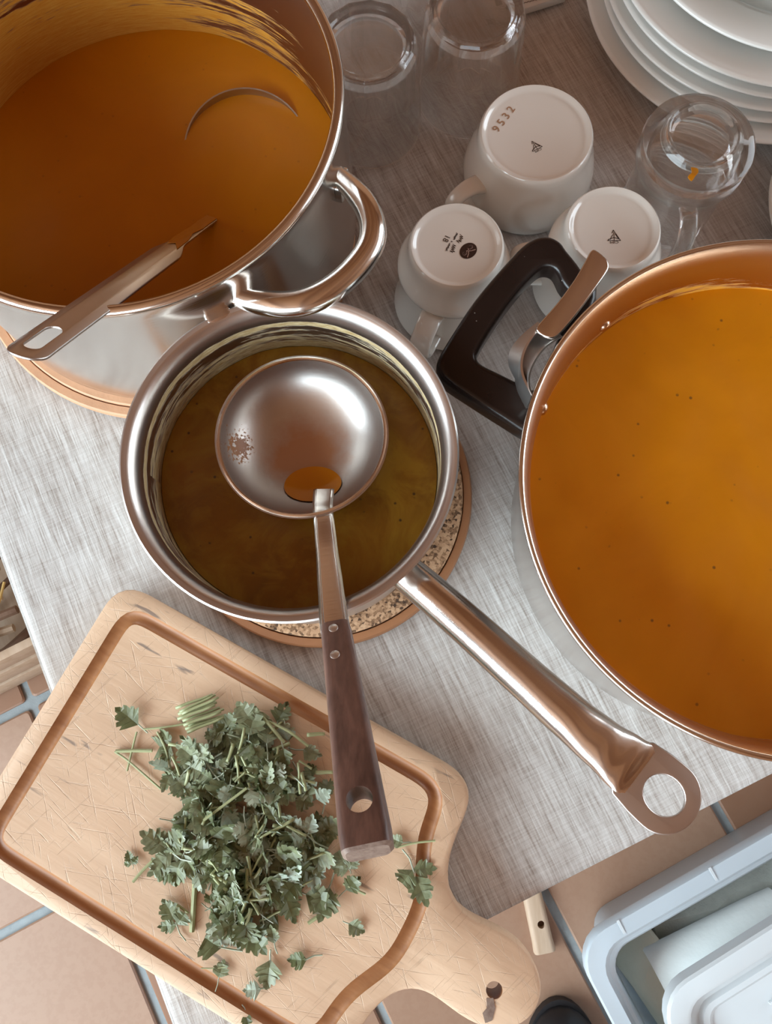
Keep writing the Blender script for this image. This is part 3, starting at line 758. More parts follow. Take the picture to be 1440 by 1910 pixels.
def resample(pp, step):
    out = []; n = len(pp)
    for i in range(n):
        a, b = pp[i], pp[(i+1) % n]; m_ = max(1, int((b-a).length/step))
        for k in range(m_): out.append(a.lerp(b, k/m_))
    return out
pp = resample(smoothloop(pp, 3) if 0 else pp, .004)
for _ in range(3): pp = [(pp[i-1]+pp[i]*2+pp[(i+1) % len(pp)])/4 for i in range(len(pp))]
def inset(pp, d):
    n = len(pp); out = []
    for i in range(n):
        t = (pp[(i+1) % n]-pp[i-1]).normalized(); out.append(pp[i]+Vector((t.y, -t.x, 0))*d*ORI)
    return out
area2 = sum(pp[i-1].x*pp[i].y-pp[i].x*pp[i-1].y for i in range(len(pp))); ORI = -1 if area2 > 0 else 1
rings = []
for d, z in ((.0035, 0), (.0012, .0008), (0, .003), (0, top_h-B0-.0035), (.0010, top_h-B0-.0012), (.0030, top_h-B0)):
    rings.append([Vector((v.x, v.y, z+B0)) for v in inset(pp, d)])
V, F = loft(rings); bmesh_me = mesh(V, F)
gr = [(-.190, .083), (-.186, .0865), (.040, .0865), (.052, .0855), (.0575, .080), (.0580, .068), (.0600, .054), (.0650, .042), (.0720, .030), (.0770, .018), (.0775, 0)]
full = [(a, cbv+d) for a, d in gr]+[(a, cbv-d) for a, d in reversed(gr[:-1])]
gp_ = [Vector((a, b, 0)) for a, b in full]
gp_ = resample(gp_, .004)
for _ in range(6): gp_ = [(gp_[i-1]+gp_[i]*2+gp_[(i+1) % len(gp_)])/4 for i in range(len(gp_))]
gz = top_h+.0026
V, F = sweep([Vector((p.x, p.y, gz)) for p in gp_], circ(.0055, 16), closed=True)
cutg = mesh(V, F); cutg.materials.append(MAT['board']); cutg.materials.append(MAT['groove'])
for p in cutg.polygons: p.material_index = 1
Vh, Fh, _ = lathe([(0, -.01), (.0052, -.01), (.0052, .05), (0, .05)], 32)
hq = P(922, 1847, top_h); ha = hq.x*cos(BA)+hq.y*sin(BA); hb = -hq.x*sin(BA)+hq.y*cos(BA)
cuth = mesh(shift(Vh, (ha, hb, 0)), Fh); cuth.materials.append(MAT['board']); cuth.materials.append(MAT['groove'])
for p in cuth.polygons: p.material_index = 1
bmesh_me.materials.append(MAT['board']); bmesh_me.materials.append(MAT['groove'])
me = boolean(bmesh_me, [cutg, cuth])
bobj = link('board', me, ['board', 'groove'], bd, sharp=35)
# chip beside the hanging hole
def bw(a, b, h): return Vector((a*cos(BA)-b*sin(BA), a*sin(BA)+b*cos(BA), T+h))
q1, q2 = P(912, 1862, top_h), P(908, 1905, top_h)
me = flat([[(v.x, v.y) for v in w2([(907, 1862), (920, 1861), (924, 1880), (918, 1903), (905, 1908), (900, 1890), (908, 1880)], top_h)]], .0006, 0)
for v in me.vertices: v.co.z += T+top_h+.0001
child('chipped_patch', me, 'endgrain', bd)

# ------------------------------------------------------------------ mugs turned upside down
def mug(c, prof, hd_dir, hspec, label, foot):
    t = empty('mug', (c[0], c[1], T+.0003), label, 'mug', 'white porcelain mugs turned upside down')
    child('cup', lathe(prof, 96), 'porcelain', t, keep=False)
    d = Vector((cos(hd_dir), sin(hd_dir), 0))
    path = catmull([Vector((d.x*r, d.y*r, z)) for r, z in hspec[0]], 6)
    wv = interp(hspec[1], len(path))
    child('handle', sweep(path, rrect(1, 1, .6, 3), wv, up=d+Vector((0, 0, .3))) if 0 else loft_handle(path, wv, d), 'porcelain', t, keep=False)
    return t
def loft_handle(path, wv, d):
    s = Vector((-d.y, d.x, 0)); rings = []
    for i, p in enumerate(path):
        tt = (path[min(i+1, len(path)-1)]-path[max(i-1, 0)]).normalized(); u = s.cross(tt).normalized()
        rings.append([p+s*(x*wv[i][0])+u*(y*wv[i][1]) for x, y in rrect(1, 1, .75, 4)])
    return loft(rings)
H1, H2, H3 = .060, .080, .080
m1c = Vector((P(1001, 247, H1).x, P(1001, 247, H1).y)); m2c = Vector((P(852, 456, H2).x, P(852, 456, H2).y)); m3c = Vector((P(1145, 424, H3).x, P(1145, 424, H3).y))
def cup(h, fr, pts, wall=.003):
    outp = pts; inn = [(max(r-wall, 0), z) for r, z in reversed(pts) if z < h-.012]
    return ([(0, h-.0030), (fr-.006, h-.0030), (fr-.0038, h-.0022), (fr-.0024, h-.0004), (fr-.0010, h), (fr, h-.0010)] + outp +
            [(outp[-1][0]-wall*.5, 0)] + inn[::-1][::-1] + [(0, h-.009)])
p1 = cup(H1, .0415, [(.0424, H1-.003), (.0429, H1-.008), (.0442, H1-.014), (.0470, H1-.022), (.0495, H1-.031), (.0508, .022), (.0506, .014), (.0490, .006), (.0475, .0008)])
p2 = cup(H2, .0322, [(.0330, H2-.003), (.0334, H2-.007), (.0340, H2-.012), (.0356, H2-.0175), (.0385, H2-.0225), (.0404, H2-.0255), (.0408, H2-.0280), (.0402, H2-.0305), (.0386, H2-.0335), (.0378, H2-.038), (.0380, .028), (.0395, .014), (.0420, .005), (.0432, .0008)])
dirp = lambda c, x, y, h: (lambda q: atan2(q.y-c.y, q.x-c.x))(P(x, y, h))
mug(m1c, p1, dirp(m1c, 800, 385, .045), ([(.046, .034), (.056, .038), (.067, .036), (.073, .028), (.070, .018), (.061, .011), (.048, .010)], [(.0085, .0034), (.0070, .0034), (.0062, .0034), (.006, .0034), (.006, .0034), (.0065, .0034), (.008, .0034)]),
    'large white mug upside down, pale 9532 relief and triangle stamp on its base', .0388)
mug(m2c, p2, dirp(m2c, 790, 640, .03), ([(.037, .046), (.047, .049), (.058, .046), (.063, .038), (.061, .026), (.053, .016), (.038, .014)], [(.0085, .0026), (.0080, .0026), (.0078, .0026), (.0078, .0026), (.0078, .0026), (.008, .0026), (.0085, .0026)]),
    'white mug upside down by the black pot handle, dark oval monogram on its base', .0322)
mug(m3c, p2, dirp(m3c, 985, 475, .045), ([(.037, .046), (.047, .049), (.058, .046), (.063, .038), (.061, .026), (.053, .016), (.038, .014)], [(.0080, .0026)]*7),
    'white mug upside down near the casserole rim, small triangle stamp on its base', .0322)
mugs = [o for o in COL.objects if o.name.startswith('mug')]
# stamps (flat print on the bases)
def put(name, me, mat, parent, c, h, rot, mirror=False):
    m_ = Matrix.Translation(Vector((c.x-parent.location.x, c.y-parent.location.y, h))) @ Matrix.Rotation(rot, 4, 'Z')
    me.transform(m_); return link(name, me, mat, parent, sharp=0)
def linestrip(segs, w_):
    parts = []
    for a, b in segs:
        a, b = Vector((a[0], a[1], 0)), Vector((b[0], b[1], 0)); t = (b-a).normalized()*w_*.4; s = Vector((-t.y, t.x, 0)).normalized()*w_/2
        parts.append(([a-t-s, b+t-s, b+t+s, a-t+s], [(0, 1, 2, 3)]))
    return join(parts)
def tri_mark(parent, c, h, rot, s):
    """outlined triangle with three inner spokes, letters CIM along its side, all upside down"""
    A, B, Cc = (-.5, -.42), (.5, -.42), (-.02, .5); a, b, cc, m_ = (-.30, -.27), (.36, -.27), (.0, .30), (.0, -.14)
    seg = [(A, B), (B, Cc), (Cc, (-.15, .24)), (A, (-.44, -.3)), ((-.44, -.3), (-.28, -.3)), (a, (-.1, .1)), (b, (.12, .16)), (a, m_), (b, m_), (cc, m_), (m_, (0, -.42))]
    put('stamp', linestrip([((p[0]*s, p[1]*s), (q[0]*s, q[1]*s)) for p, q in seg], s*.055), 'ink', parent, c, h, rot)
    t = textmesh('CIM', s*.30, .00002)
    t.transform(Matrix.Translation(Vector((0, -.56*s, 0))) @ Matrix.Rotation(pi, 4, 'Z') @ Matrix.Scale(1.35, 4, Vector((1, 0, 0))))
    put('stamp_letters', t, 'ink', parent, c, h, rot)
top1, top2 = H1-.0028, H2-.0028
tri_mark(mugs[0], P(999, 267, H1), top1, radians(25)-ROLL*0, .0082)
tri_mark(mugs[2], P(1147, 436, H3), top2, radians(-4), .0086)
t = textmesh('9 5 3 2', .0086, .00012); put('relief_number', t, 'ink_pale', mugs[0], P(941, 218, H1), top1, radians(52))
ov = [(.0066*cos(a), .0054*sin(a)) for a in [2*pi*k/40 for k in range(40)]]
cov = P(874, 464, H2); orot = radians(42)
put('stamp', mesh([(x, y, 0) for x, y in ov], [tuple(range(40))]), 'ink', mugs[1], cov, top2, orot)
def spiral(cx, cy, r0, turns, a0, sgn, tail):
    cx, cy, r0 = cx*1.35, cy*1.35, r0*1.35; tail = [(a*1.35, b*1.35) for a, b in tail]; pts = [(cx+r0*(1-k/26*.75)*cos(a0+sgn*turns*2*pi*k/26), cy+r0*.8*(1-k/26*.75)*sin(a0+sgn*turns*2*pi*k/26)) for k in range(26)]
    return tail+pts
def poly(pts, w_): return linestrip(list(zip(pts[:-1], pts[1:])), w_)
s1 = spiral(.0024, .0006, .0015, 1.4, pi*.9, 1, [(-.0030, -.0022), (-.001, -.0012), (.0002, .0)])
s2 = spiral(-.0024, .0004, .0015, 1.4, pi*.1, -1, [(.0030, -.0022), (.001, -.0012), (-.0002, .0)])
for s in (s1, s2): put('monogram', poly(s, .00042), 'pinkline', mugs[1], cov, top2+.0001, orot)
def scrib(n, L, amp, seed):
    rs = random.Random(seed); return [(-L/2+L*k/n+rs.uniform(-.1, .1)*amp, amp*(1 if k % 2 else -1)*rs.uniform(.3, 1)) for k in range(n+1)]
rdir = radians(-120)
for (x, y), L, amp, n, sd in (((859, 442), .0060, .0019, 9, 1), ((846, 460), .0060, .0019, 9, 2), ((850, 437), .0054, .0008, 12, 3), ((836, 457), .0060, .0008, 12, 4)):
    put('stamp_script', poly(scrib(n, L, amp, sd), .00042), 'ink', mugs[1], P(x, y, H2), top2, rdir)
put('stamp_number', textmesh('18', .0056, .00002), 'ink', mugs[1], P(833, 441, H2), top2, rdir)
put('stamp_script', textmesh('&', .002, .00002), 'ink', mugs[1], P(843, 447, H2), top2, rdir)

# ------------------------------------------------------------------ glasses
def facet(n_, z0, z1):
    def f(r, z, a):
        k = min(1, max(0, (z-z0)/(z1-z0))); k = k*k*(3-2*k)
        st = 2*pi/n_; da = (a % st)-st/2; pr = cos(pi/n_)/cos(da)
        return r*(1*(1-k)+k*(pr*1.02))
    return f
def tumbler(c, label, rot=0):
    t = empty('tumbler', (c[0], c[1], T+.0003), label, 'glass', 'faceted glass tumblers turned upside down', rz=rot)
    h = .090; f = facet(14, .048, .060)
    outp = [(.0400, .0), (.0412, .0006), (.0415, .002), (.0407, .02), (.0395, .040), (.0385, .050), (.0380, .056), (.0372, .070), (.0362, .083), (.0352, .0875), (.0338, h-.0006), (.0325, h), (.0300, h), (.0290, h-.0008), (.0280, h-.0022), (.0, h-.0026)]
    inn = [(0, h-.011), (.026, h-.0105), (.0305, h-.014), (.0325, h-.022), (.0350, .05), (.0370, .035), (.0384, .018), (.0390, .002), (.0394, .0004), (.0400, .0)]
    n = 14*8
    V1, F1, I1 = lathe(outp, n, rfun=lambda r, z, a: f(r, z, a) if r > .032 and z > .001 else r); V2, F2, I2 = lathe(inn, n)
    me = join([(V1, F1), (V2, F2)]); bm = bmesh.new(); bm.from_mesh(me); bmesh.ops.remove_doubles(bm, verts=bm.verts, dist=1e-5); bmesh.ops.recalc_face_normals(bm, faces=bm.faces); bm.to_mesh(me); bm.free()
    child('glass_body', me, 'glass', t, sharp=22, keep=False)
    return t
tumbler((.0100, .4560), 'faceted clear tumbler upside down beside the stockpot rim', .1)
tumbler((.0908, .4776), 'faceted clear tumbler upside down between the other tumbler and the plates', .25)
tumbler((.0300, .5420), 'clear tumbler upside down at the back, cut off by the top of the photo')
gm = empty('glass_mug', (.2335, .3540, T+.0003), 'clear glass mug with a handle, upside down in front of the plate stack', 'glass')
h = .100
op = [(.0340, 0), (.0350, .0008), (.0352, .003), (.0345, .02), (.0342, .05), (.0350, .062), (.0375, .068), (.0392, .073), (.0388, .0775), (.0378, .080), (.0384, .083), (.0392, .087), (.0384, .0905), (.0360, .0925), (.0320, .0935), (.0285, .0945), (.0262, .0975), (.0250, h-.0004), (.0238, h), (.0226, h-.0008), (.0212, h-.005), (.0190, h-.0065), (0, h-.0065)]
ip = [(0, .078), (.020, .078), (.0290, .0745), (.0315, .068), (.0318, .05), (.0322, .02), (.0328, .003), (.0333, .0003), (.0340, 0)]
me = join([lathe(op, 96)[:2], lathe(ip, 96)[:2]]); bm = bmesh.new(); bm.from_mesh(me); bmesh.ops.remove_doubles(bm, verts=bm.verts, dist=1e-5); bmesh.ops.recalc_face_normals(bm, faces=bm.faces); bm.to_mesh(me); bm.free()
child('glass_body', me, 'glass', gm, sharp=30, keep=False)
q = P(1268, 440, .05); d = Vector((q.x-.2335, q.y-.354, 0)).normalized()
path = catmull([d*r+Vector((0, 0, z)) for r, z in ((.0352, .066), (.044, .069), (.054, .066), (.060, .055), (.060, .036), (.055, .020), (.0355, .012))], 6)
child('handle', loft_handle(path, interp([(.0060, .0036)]*3, len(path)), d), 'glass', gm, keep=False)
me = flat([[(v.x, v.y) for v in smoothloop(w2([(1289, 312), (1300, 314), (1302, 322), (1296, 330), (1290, 338), (1283, 330), (1290, 322)], .094), 3)]], .0006, 0)
for v in me.vertices: v.co.z += T+.0942
child('soup_speck', me, 'soup_c', gm)

# ------------------------------------------------------------------ plates
def plate(c, z, R, label, deep=.016, grp='white plates stacked at the upper right', name='plate', cat='plate', tilt=0):
    t = .0032
    pr = [(0, .0016), (R*.52, .0016), (R*.545, 0), (R*.575, 0), (R*.60, .0018), (R*.66, deep*.45), (R*.74, deep*.72), (R*.97, deep-.0012), (R-.0004, deep-.0002), (R, deep+.0008), (R-.0006, deep+.0020), (R*.975, deep+.0024), (R*.75, deep*.72+t), (R*.69, deep*.55+t), (R*.62, t+.0026), (R*.56, t+.0014), (0, t+.001)]
    o = link(name, mesh(*lathe(pr, 128)), 'plate', loc=(c[0], c[1], T+z), sharp=60)
    o.rotation_euler = (tilt, 0, rnd(0, 6)); tag(o, label, cat, grp if name == 'plate' else None); return o
PC = Vector((.3430, .5470))
plate(PC+Vector((.002, .000)), .0003, .1500, 'widest white plate at the very bottom of the plate stack', .018)
words = ['second plate from the bottom of the stack, white, just above the widest one', 'third plate from the bottom of the white stack', 'white plate in the middle of the stack, fourth from the bottom', 'fifth plate from the bottom of the white stack']
zz = .0085; offs = [(0, 0), (-.0015, .001), (.002, .002), (.000, .0025)]
for k in range(4):
    plate(PC+Vector(offs[k]), zz, .1370, words[k], .018); zz += .0112
plate(PC+Vector((.006, .013)), zz, .1310, 'sixth plate from the bottom of the white stack, broad cream rim showing', .020); zz += .0215
plate(PC+Vector((.012, .026)), zz, .1200, 'topmost white plate of the stack, with a bright thick rim', .020)
o = plate((P(1432, 405, .02).x+.100, P(1432, 405, .02).y-.004), .0003, .1000, 'white dish at the right edge of the photo, only its rim in view', .022, name='dish', cat='dish')

# printed card at the top
c0, c1, c2 = P(978, 22, .004), P(1042, 2, .004), P(962, -60, .004)
e1 = (c1-c0).normalized(); e2 = Vector((-e1.y, e1.x, 0))
cc = c0+e1*.006+e2*.055
cd = empty('card_box', (cc.x, cc.y, T+.0004), 'small white printed carton at the top between tumbler and plates', 'box', rz=atan2(e1.y, e1.x))
child('carton', bevel_mesh(mesh(*box(0, 0, .0035, .032, .055, .0035)), .0008), 'card', cd, keep=False)
for k, (y, L) in enumerate(((-.050, .036), (-.0465, .040), (-.043, .032))):
    child('print_line', poly(scrib(26, L, .0007, 40+k), .0005), 'ink', cd, sharp=0, keep=False).location = (-.001, y, .0072)
child('print_block', mesh(*box(-.014, -.036, .0072, .008, .005, .0001)), 'ink', cd, keep=False)

# ------------------------------------------------------------------ things on the floor
def FP(x, y, z): return P(x, y, z-T)      # z above the floor
bz = .225
k0 = FP(1066, 1762, bz); dirx = U.copy(); diry = -W.copy()
hx, hy = .30, .20
bc = k0+dirx*hx+diry*hy
bx = empty('storage_box', (bc.x, bc.y, .006), 'milky translucent plastic storage box on the tiled floor at the lower right', 'box', rz=PH)
def rr3(hx_, hy_, r, z, n=6): return [Vector((x, y, z)) for x, y in rrect(hx_, hy_, r, n)]
rings = [rr3(hx-.052, hy-.052, .03, 0), rr3(hx-.048, hy-.048, .035, .004), rr3(hx-.030, hy-.030, .04, bz-.030), rr3(hx-.028, hy-.028, .04, bz-.028),
         rr3(hx-.001, hy-.001, .045, bz-.026), rr3(hx, hy, .045, bz-.022), rr3(hx, hy, .045, bz-.004), rr3(hx-.002, hy-.002, .044, bz-.001), rr3(hx-.020, hy-.020, .036, bz), rr3(hx-.022, hy-.022, .035, bz-.002),
         rr3(hx-.0255, hy-.0255, .034, bz-.009), rr3(hx-.030, hy-.030, .032, bz-.010), rr3(hx-.033, hy-.033, .031, bz-.014), rr3(hx-.051, hy-.051, .03, .006), ]
child('tub', loft(rings, True, True), 'plastic', bx, keep=False)
for u in (-.235, -.10, .035, .17):
    child('rib', mesh(*box(u, hy-.0085, bz-.0002, .0016, .0085, .0010)), 'plastic_lid', bx, keep=False)
def blob(pts, z0, z1, amp, seed, n=3):
    """crumpled soft block over an outline"""
    pp_ = smoothloop([Vector((x, y, 0)) for x, y in pts], n); c = sum(pp_, Vector())/len(pp_); rings = []
    for s_, z in ((1, z0), (1.02, z0+(z1-z0)*.5), (.96, z0+(z1-z0)*.85), (.85, z1), (.6, z1+amp*.3), (.3, z1+amp*.5), (.08, z1+amp*.2)):
        rings.append([Vector((c.x+(p.x-c.x)*s_, c.y+(p.y-c.y)*s_, z+amp*noise.noise(Vector((p.x*s_*18+seed, p.y*s_*18, seed+z*9))))) for p in pp_])
    return loft(rings)
f_ = child('x', blob([(-.19, .135), (.0, .138), (.22, .138), (.23, .05), (.1, .04), (-.13, .05)], .012, .118, .030, 3), 'felt', bx, keep=False)
f_.name = 'towel'; f_.parent = None; f_.location = bx.location; f_.rotation_euler = bx.rotation_euler
tag(f_, 'grey-green folded towel lying along the far side of the storage box', 'towel')
f_ = link('paper_bag', mesh(*blob([(-.245, .10), (-.20, .14), (-.185, .12), (-.180, .0), (-.165, -.14), (-.225, -.145), (-.230, -.05), (-.240, .04)], .012, .150, .022, 8)), 'kraft', loc=bx.location)
f_.rotation_euler = bx.rotation_euler; tag(f_, 'crumpled cream paper bag at the near left end of the storage box', 'bag')
# white paper roll lying in the box
bxi = Matrix.LocRotScale(bx.location, bx.rotation_euler, None).inverted()
ra, rb = bxi @ FP(1232, 1838, .150), bxi @ FP(1470, 1722, .165)
rd = (rb-ra).normalized(); V, F, I = lathe([(.020, 0), (.020, .004), (.046, .0), (.0485, .003), (.0490, .15), (.0485, (rb-ra).length), (.020, (rb-ra).length), (.020, 0)], 40)
V = [(r_.x*(1+.05*noise.noise(Vector((r_.x*30, r_.y*30, r_.z*12)))), r_.y*(.86+.05*noise.noise(Vector((r_.x*20, r_.y*30, r_.z*12)))), r_.z) for r_ in map(Vector, V)]
rot = rd.to_track_quat('Z', 'Y').to_matrix().to_4x4(); rot.translation = ra
f_ = link('paper_roll', mesh([rot @ Vector(v) for v in V], F), 'paper', loc=bx.location); f_.rotation_euler = bx.rotation_euler
tag(f_, 'thick white paper roll with an open core inside the storage box', 'paper roll')
# lid leaning on the box
lk = FP(1252, 1900, .30); lhx, lhy = .22, .16
lc = lk+dirx*(lhx)+diry*(lhy-.025)
ld = empty('box_lid', (lc.x, lc.y, .262), 'milky plastic lid with raised ridges lying on the storage box corner', 'lid', rz=PH+radians(3)); ld.rotation_euler = (radians(-1.5), radians(-3), PH+radians(3))
rings = [rr3(lhx-.004, lhy-.004, .045, 0), rr3(lhx, lhy, .048, .002), rr3(lhx, lhy, .048, .024), rr3(lhx-.003, lhy-.003, .046, .0275), rr3(lhx-.020, lhy-.020, .034, .0285), rr3(lhx-.024, lhy-.024, .032, .026),
         rr3(lhx-.028, lhy-.028, .030, .010), rr3(lhx-.036, lhy-.036, .026, .008), rr3(lhx-.040, lhy-.040, .024, .013), rr3(lhx-.046, lhy-.046, .02, .013), rr3(lhx-.050, lhy-.050, .018, .008)]
child('panel', loft(rings, True, True), 'plastic_lid', ld, keep=False)
for y in (.085, .070, .055):
    child('ridge', bevel_mesh(mesh(*box(.02, y, .010, .12, .0016, .003)), .0008), 'plastic_lid', ld, keep=False)
child('clip_seat', bevel_mesh(mesh(*box(.0, lhy-.012, .029, .0020, .014, .0012)), .0005), 'plastic_lid', ld, keep=False)
# pale wooden stick with a hole
s0, s1 = FP(968, 1560, .0125), FP(1016, 1775, .0125); sd = (s1-s0).normalized()
rings = []
ss = Vector((-sd.y, sd.x, 0))
for t, w_ in ((0, .0135), (.9, .0155), (.985, .0165), (1, .0155)):
    rings.append([s0+sd*((s1-s0).length*t)+ss*x+Vector((0, 0, y)) for x, y in rrect(w_, .0100, .0075, 5)])
V, F = loft(rings); me = mesh(V, F); me.materials.append(MAT['palewood'])
hq = FP(1009, 1724, .02); Vh, Fh, _ = lathe([(0, -.05), (.0055, -.05), (.0055, .05), (0, .05)], 24); cut = mesh(shift(Vh, (hq.x, hq.y, .015)), Fh); cut.materials.append(MAT['palewood'])
me = boolean(me, [cut])
tag(link('wooden_slat', me, 'palewood', sharp=35), 'pale wooden slat with a drilled hole, on the tiles under the table edge', 'wood')
# shoe toe at the bottom edge
sc = FP(1062, 2045, .03); me_r = []
for k in range(9):
    a = pi/2*k/8; me_r.append([Vector((sc.x+1.0*(.052+.006*cos(a))*cos(b)*max(cos(a), .02)*1.15, sc.y+.115*sin(b)*max(cos(a), .02)*(1 if sin(b) > 0 else 1.3), .022+.055*sin(a)**.9)) for b in [2*pi*j/28 for j in range(28)]])
shoe = empty('shoe', (sc.x, sc.y, .0055), 'dark rounded toe of a black shoe on the floor at the bottom edge', 'shoe')
child('upper', loft(me_r), 'rubber', shoe, sharp=60)
sole = [Vector((sc.x+.064*cos(b), sc.y+.122*sin(b)*(1 if sin(b) > 0 else 1.3), 0)) for b in [2*pi*j/36 for j in range(36)]]
child('sole', loft([[Vector((v.x, v.y, z)) for v in sole] for z in (.0055, .023)]), 'rubber', shoe)
# kindling crate at the left edge
kq = FP(84, 1187, .19)
kb = empty('kindling_crate', (kq.x-.17*U.x+.13*W.x, kq.y-.17*U.y+.13*W.y, .0055), 'low pale wooden crate of kindling on the floor at the left edge', 'crate', rz=PH)
for s in (-1, 1):
    for k in range(3):
        child('slat', bevel_mesh(mesh(*box(0, s*.130, .030+k*.070, .178, .006, .027)), .001), 'palewood', kb, keep=False)
        child('slat', bevel_mesh(mesh(*box(s*.178, 0, .030+k*.070, .006, .122, .027)), .001), 'palewood', kb, keep=False)
child('bottom_board', mesh(*box(0, 0, .006, .170, .122, .005)), 'palewood', kb, keep=False)
for sx in (-1, 1):
    for sy in (-1, 1): child('corner_post', bevel_mesh(mesh(*box(sx*.163, sy*.115, .095, .009, .009, .092)), .001), 'palewood', kb, keep=False)
mk = Matrix.LocRotScale(kb.location, kb.rotation_euler, None); rs = random.Random(5)
for k in range(16):
    y = -.085+.17*((k*7) % 16)/15; z = .03+.011*k*.85; x = rs.uniform(.0, .055); a = rs.uniform(-.5, .5)+(1.2 if k % 4 == 3 else 0)
    Lk = rs.uniform(.075, .10)*(1 if k % 4 != 3 else .6); d = Vector((cos(a), sin(a), rs.uniform(-.04, .04)))
    pts = [Vector((x, y, z))+d*(Lk*t)+Vector((0, rs.uniform(-.004, .004), 0)) for t in (-1, -.4, .2, 1)]
    V, F = tube(catmull(pts, 4), rs.uniform(.005, .009), 7); V = [mk @ v for v in V]
    bk = random.Random(k).choice(['bark', 'bark', 'palewood']); o = link('firewood_stick', mesh(V, F), bk, sharp=30)
    if bk == 'bark': tag(o, 'dark bark-covered stick heaped in the kindling crate at the left edge', 'stick', 'dark kindling in the crate')
    else: tag(o, 'pale peeled stick heaped in the kindling crate at the left edge', 'stick', 'pale kindling in the crate')
for k in range(10):
    y = rs.uniform(-.09, -.02); x = rs.uniform(.02, .13); z = .185+rs.uniform(0, .02); a = rs.uniform(.6, 1.6)
    pts = [Vector((x, y, z))+Vector((cos(a), sin(a), 0))*(.05*t)+Vector((rs.uniform(-.006, .006), 0, rs.uniform(0, .008))) for t in (-1, -.3, .4, 1)]
    V, F = tube(catmull(pts, 4), .0022, 6); V = [mk @ v for v in V]
    tag(link('straw', mesh(V, F), 'straw', sharp=0), 'yellow straw stalk on top of the kindling', 'straw', 'straw stalks in the crate')

# ------------------------------------------------------------------ parsley
HALF = [(.10, .10), (.24, .20), (.44, .24), (.52, .36), (.40, .40), (.50, .52), (.42, .60), (.30, .54), (.34, .70), (.26, .80), (.15, .74), (.12, .90)]
def leaflet(rs, size, ang, base, bend):
    """one toothed wedge-shaped leaflet with a folded midrib"""
    n = len(HALF); V = []; F = []; k = rs.uniform(.65, 1.0); fold = rs.uniform(.05, .45); curl = rs.uniform(-22, 26); cut = 1.0 if rs.random() < .75 else rs.uniform(.5, .8)
    def put_(x, y):
        z = fold*abs(x)+curl*y*y+bend*y+.0006*sin(x*900+y*500)
        return Vector((base[0]+x*cos(ang)+y*sin(ang), base[1]-x*sin(ang)+y*cos(ang), z))
    mid = [put_(0, size*min(cut, t)) for t in (0, .25, .5, .75, 1.0)]; V += mid
    mi_ = [0, 0, 1, 1, 1, 2, 2, 2, 3, 3, 3, 4]
    for sg in (1, -1):
        o = len(V)
        for (x, y) in HALF: V.append(put_(sg*x*k*size*rs.uniform(.9, 1.08), min(cut, y*rs.uniform(.96, 1.04))*size))
        F.append((0, o, 1) if sg > 0 else (0, 1, o))
        for i in range(n-1):
            a, b = mi_[i], mi_[i+1]
            F.append((a, o+i, o+i+1) if sg > 0 else (a, o+i+1, o+i))
            if b != a: F.append((a, o+i+1, b) if sg > 0 else (a, b, o+i+1))
        F.append((3, o+n-1, 4) if sg > 0 else (3, 4, o+n-1))
    F = [f for f in F if len(set(f)) == 3]
    return V, F
def leaf_mesh(seed, size, lobes=3):
    rs = random.Random(seed); V, F = [], []
    parts = [(size, rs.uniform(-.2, .2), (0, 0))]
    if lobes > 3: parts = [(size*.8, 0, (0, size*.18)), (size*.66, 1.05+rs.uniform(-.2, .2), (.0004, .0)), (size*.66, -1.05+rs.uniform(-.2, .2), (-.0004, 0))]
    for sz, a, b in parts:
        v, f = leaflet(rs, sz, a, b, rs.uniform(-.2, .3)); o = len(V); V += v; F += [tuple(i+o for i in q) for q in f]
    L = size*rs.uniform(.1, .8); pts = [Vector((0, size*.1, 0)), Vector((rs.uniform(-.001, .001), -L*.5, -.0006)), Vector((rs.uniform(-.002, .002), -L, 0))]
    v2, f2 = tube(pts, .0005, 4); o_ = len(V); V += v2; F += [tuple(i+o_ for i in q) for q in f2]
    me = bpy.data.meshes.new('parsley_leaf'); me.from_pydata([tuple(v) for v in V], [], F); me.update(); return me
LM = []
for k in range(14):
    me = leaf_mesh(100+k, (.0190, .0150, .0215, .0130, .0190)[k % 5], (3, 3, 5, 3, 5)[k % 5])
    me.materials.append(MAT['leaf_pale' if k % 5 == 3 and k > 6 or k == 4 else 'leaf']); LM.append(me)
SM = []
for k in range(6):
    rs = random.Random(k+50); L = (.010, .014, .020, .012, .026, .017)[k]; r_ = (.0008, .0011, .0010, .0014, .0011, .0008)[k]
    pts = catmull([Vector((-L/2, 0, 0)), Vector((-L/6, rs.uniform(-.0003, .0003), .0001)), Vector((L/6, rs.uniform(-.0003, .0003), 0)), Vector((L/2, 0, 0))], 2)
    V, F = tube(pts, [r_*(1-.25*i/(len(pts)-1)) for i in range(len(pts))], 6); me = mesh(V, F); me.materials.append(MAT['stem']); me.name = 'parsley_stalk'; SM.append(me)
    for p in me.polygons: p.use_smooth = True
blobs = [(470, 1375, 110, 55), (420, 1430, 150, 55), (540, 1430, 75, 85), (400, 1500, 110, 80), (520, 1510, 100, 80), (370, 1575, 70, 55), (490, 1590, 105, 75), (460, 1665, 70, 75), (520, 1660, 75, 60), (440, 1710, 55, 35), (560, 1570, 65, 60), (480, 1460, 110, 80)]
def heap(x, y):
    s = 0
    for bx_, by_, rx, ry in blobs: s += math.exp(-(((x-bx_)/rx)**2+((y-by_)/ry)**2)*1.3)
    return min(.014, .0062*s)
rs = random.Random(11); pts = []
tries = 0
while len(pts) < 250 and tries < 20000:
    tries += 1; b = rs.choice(blobs); x, y = rs.gauss(b[0], b[2]*.5), rs.gauss(b[1], b[3]*.5)
    if x > 618 or x < 240 or heap(x, y) < .0022: continue
    pts.append((x, y))
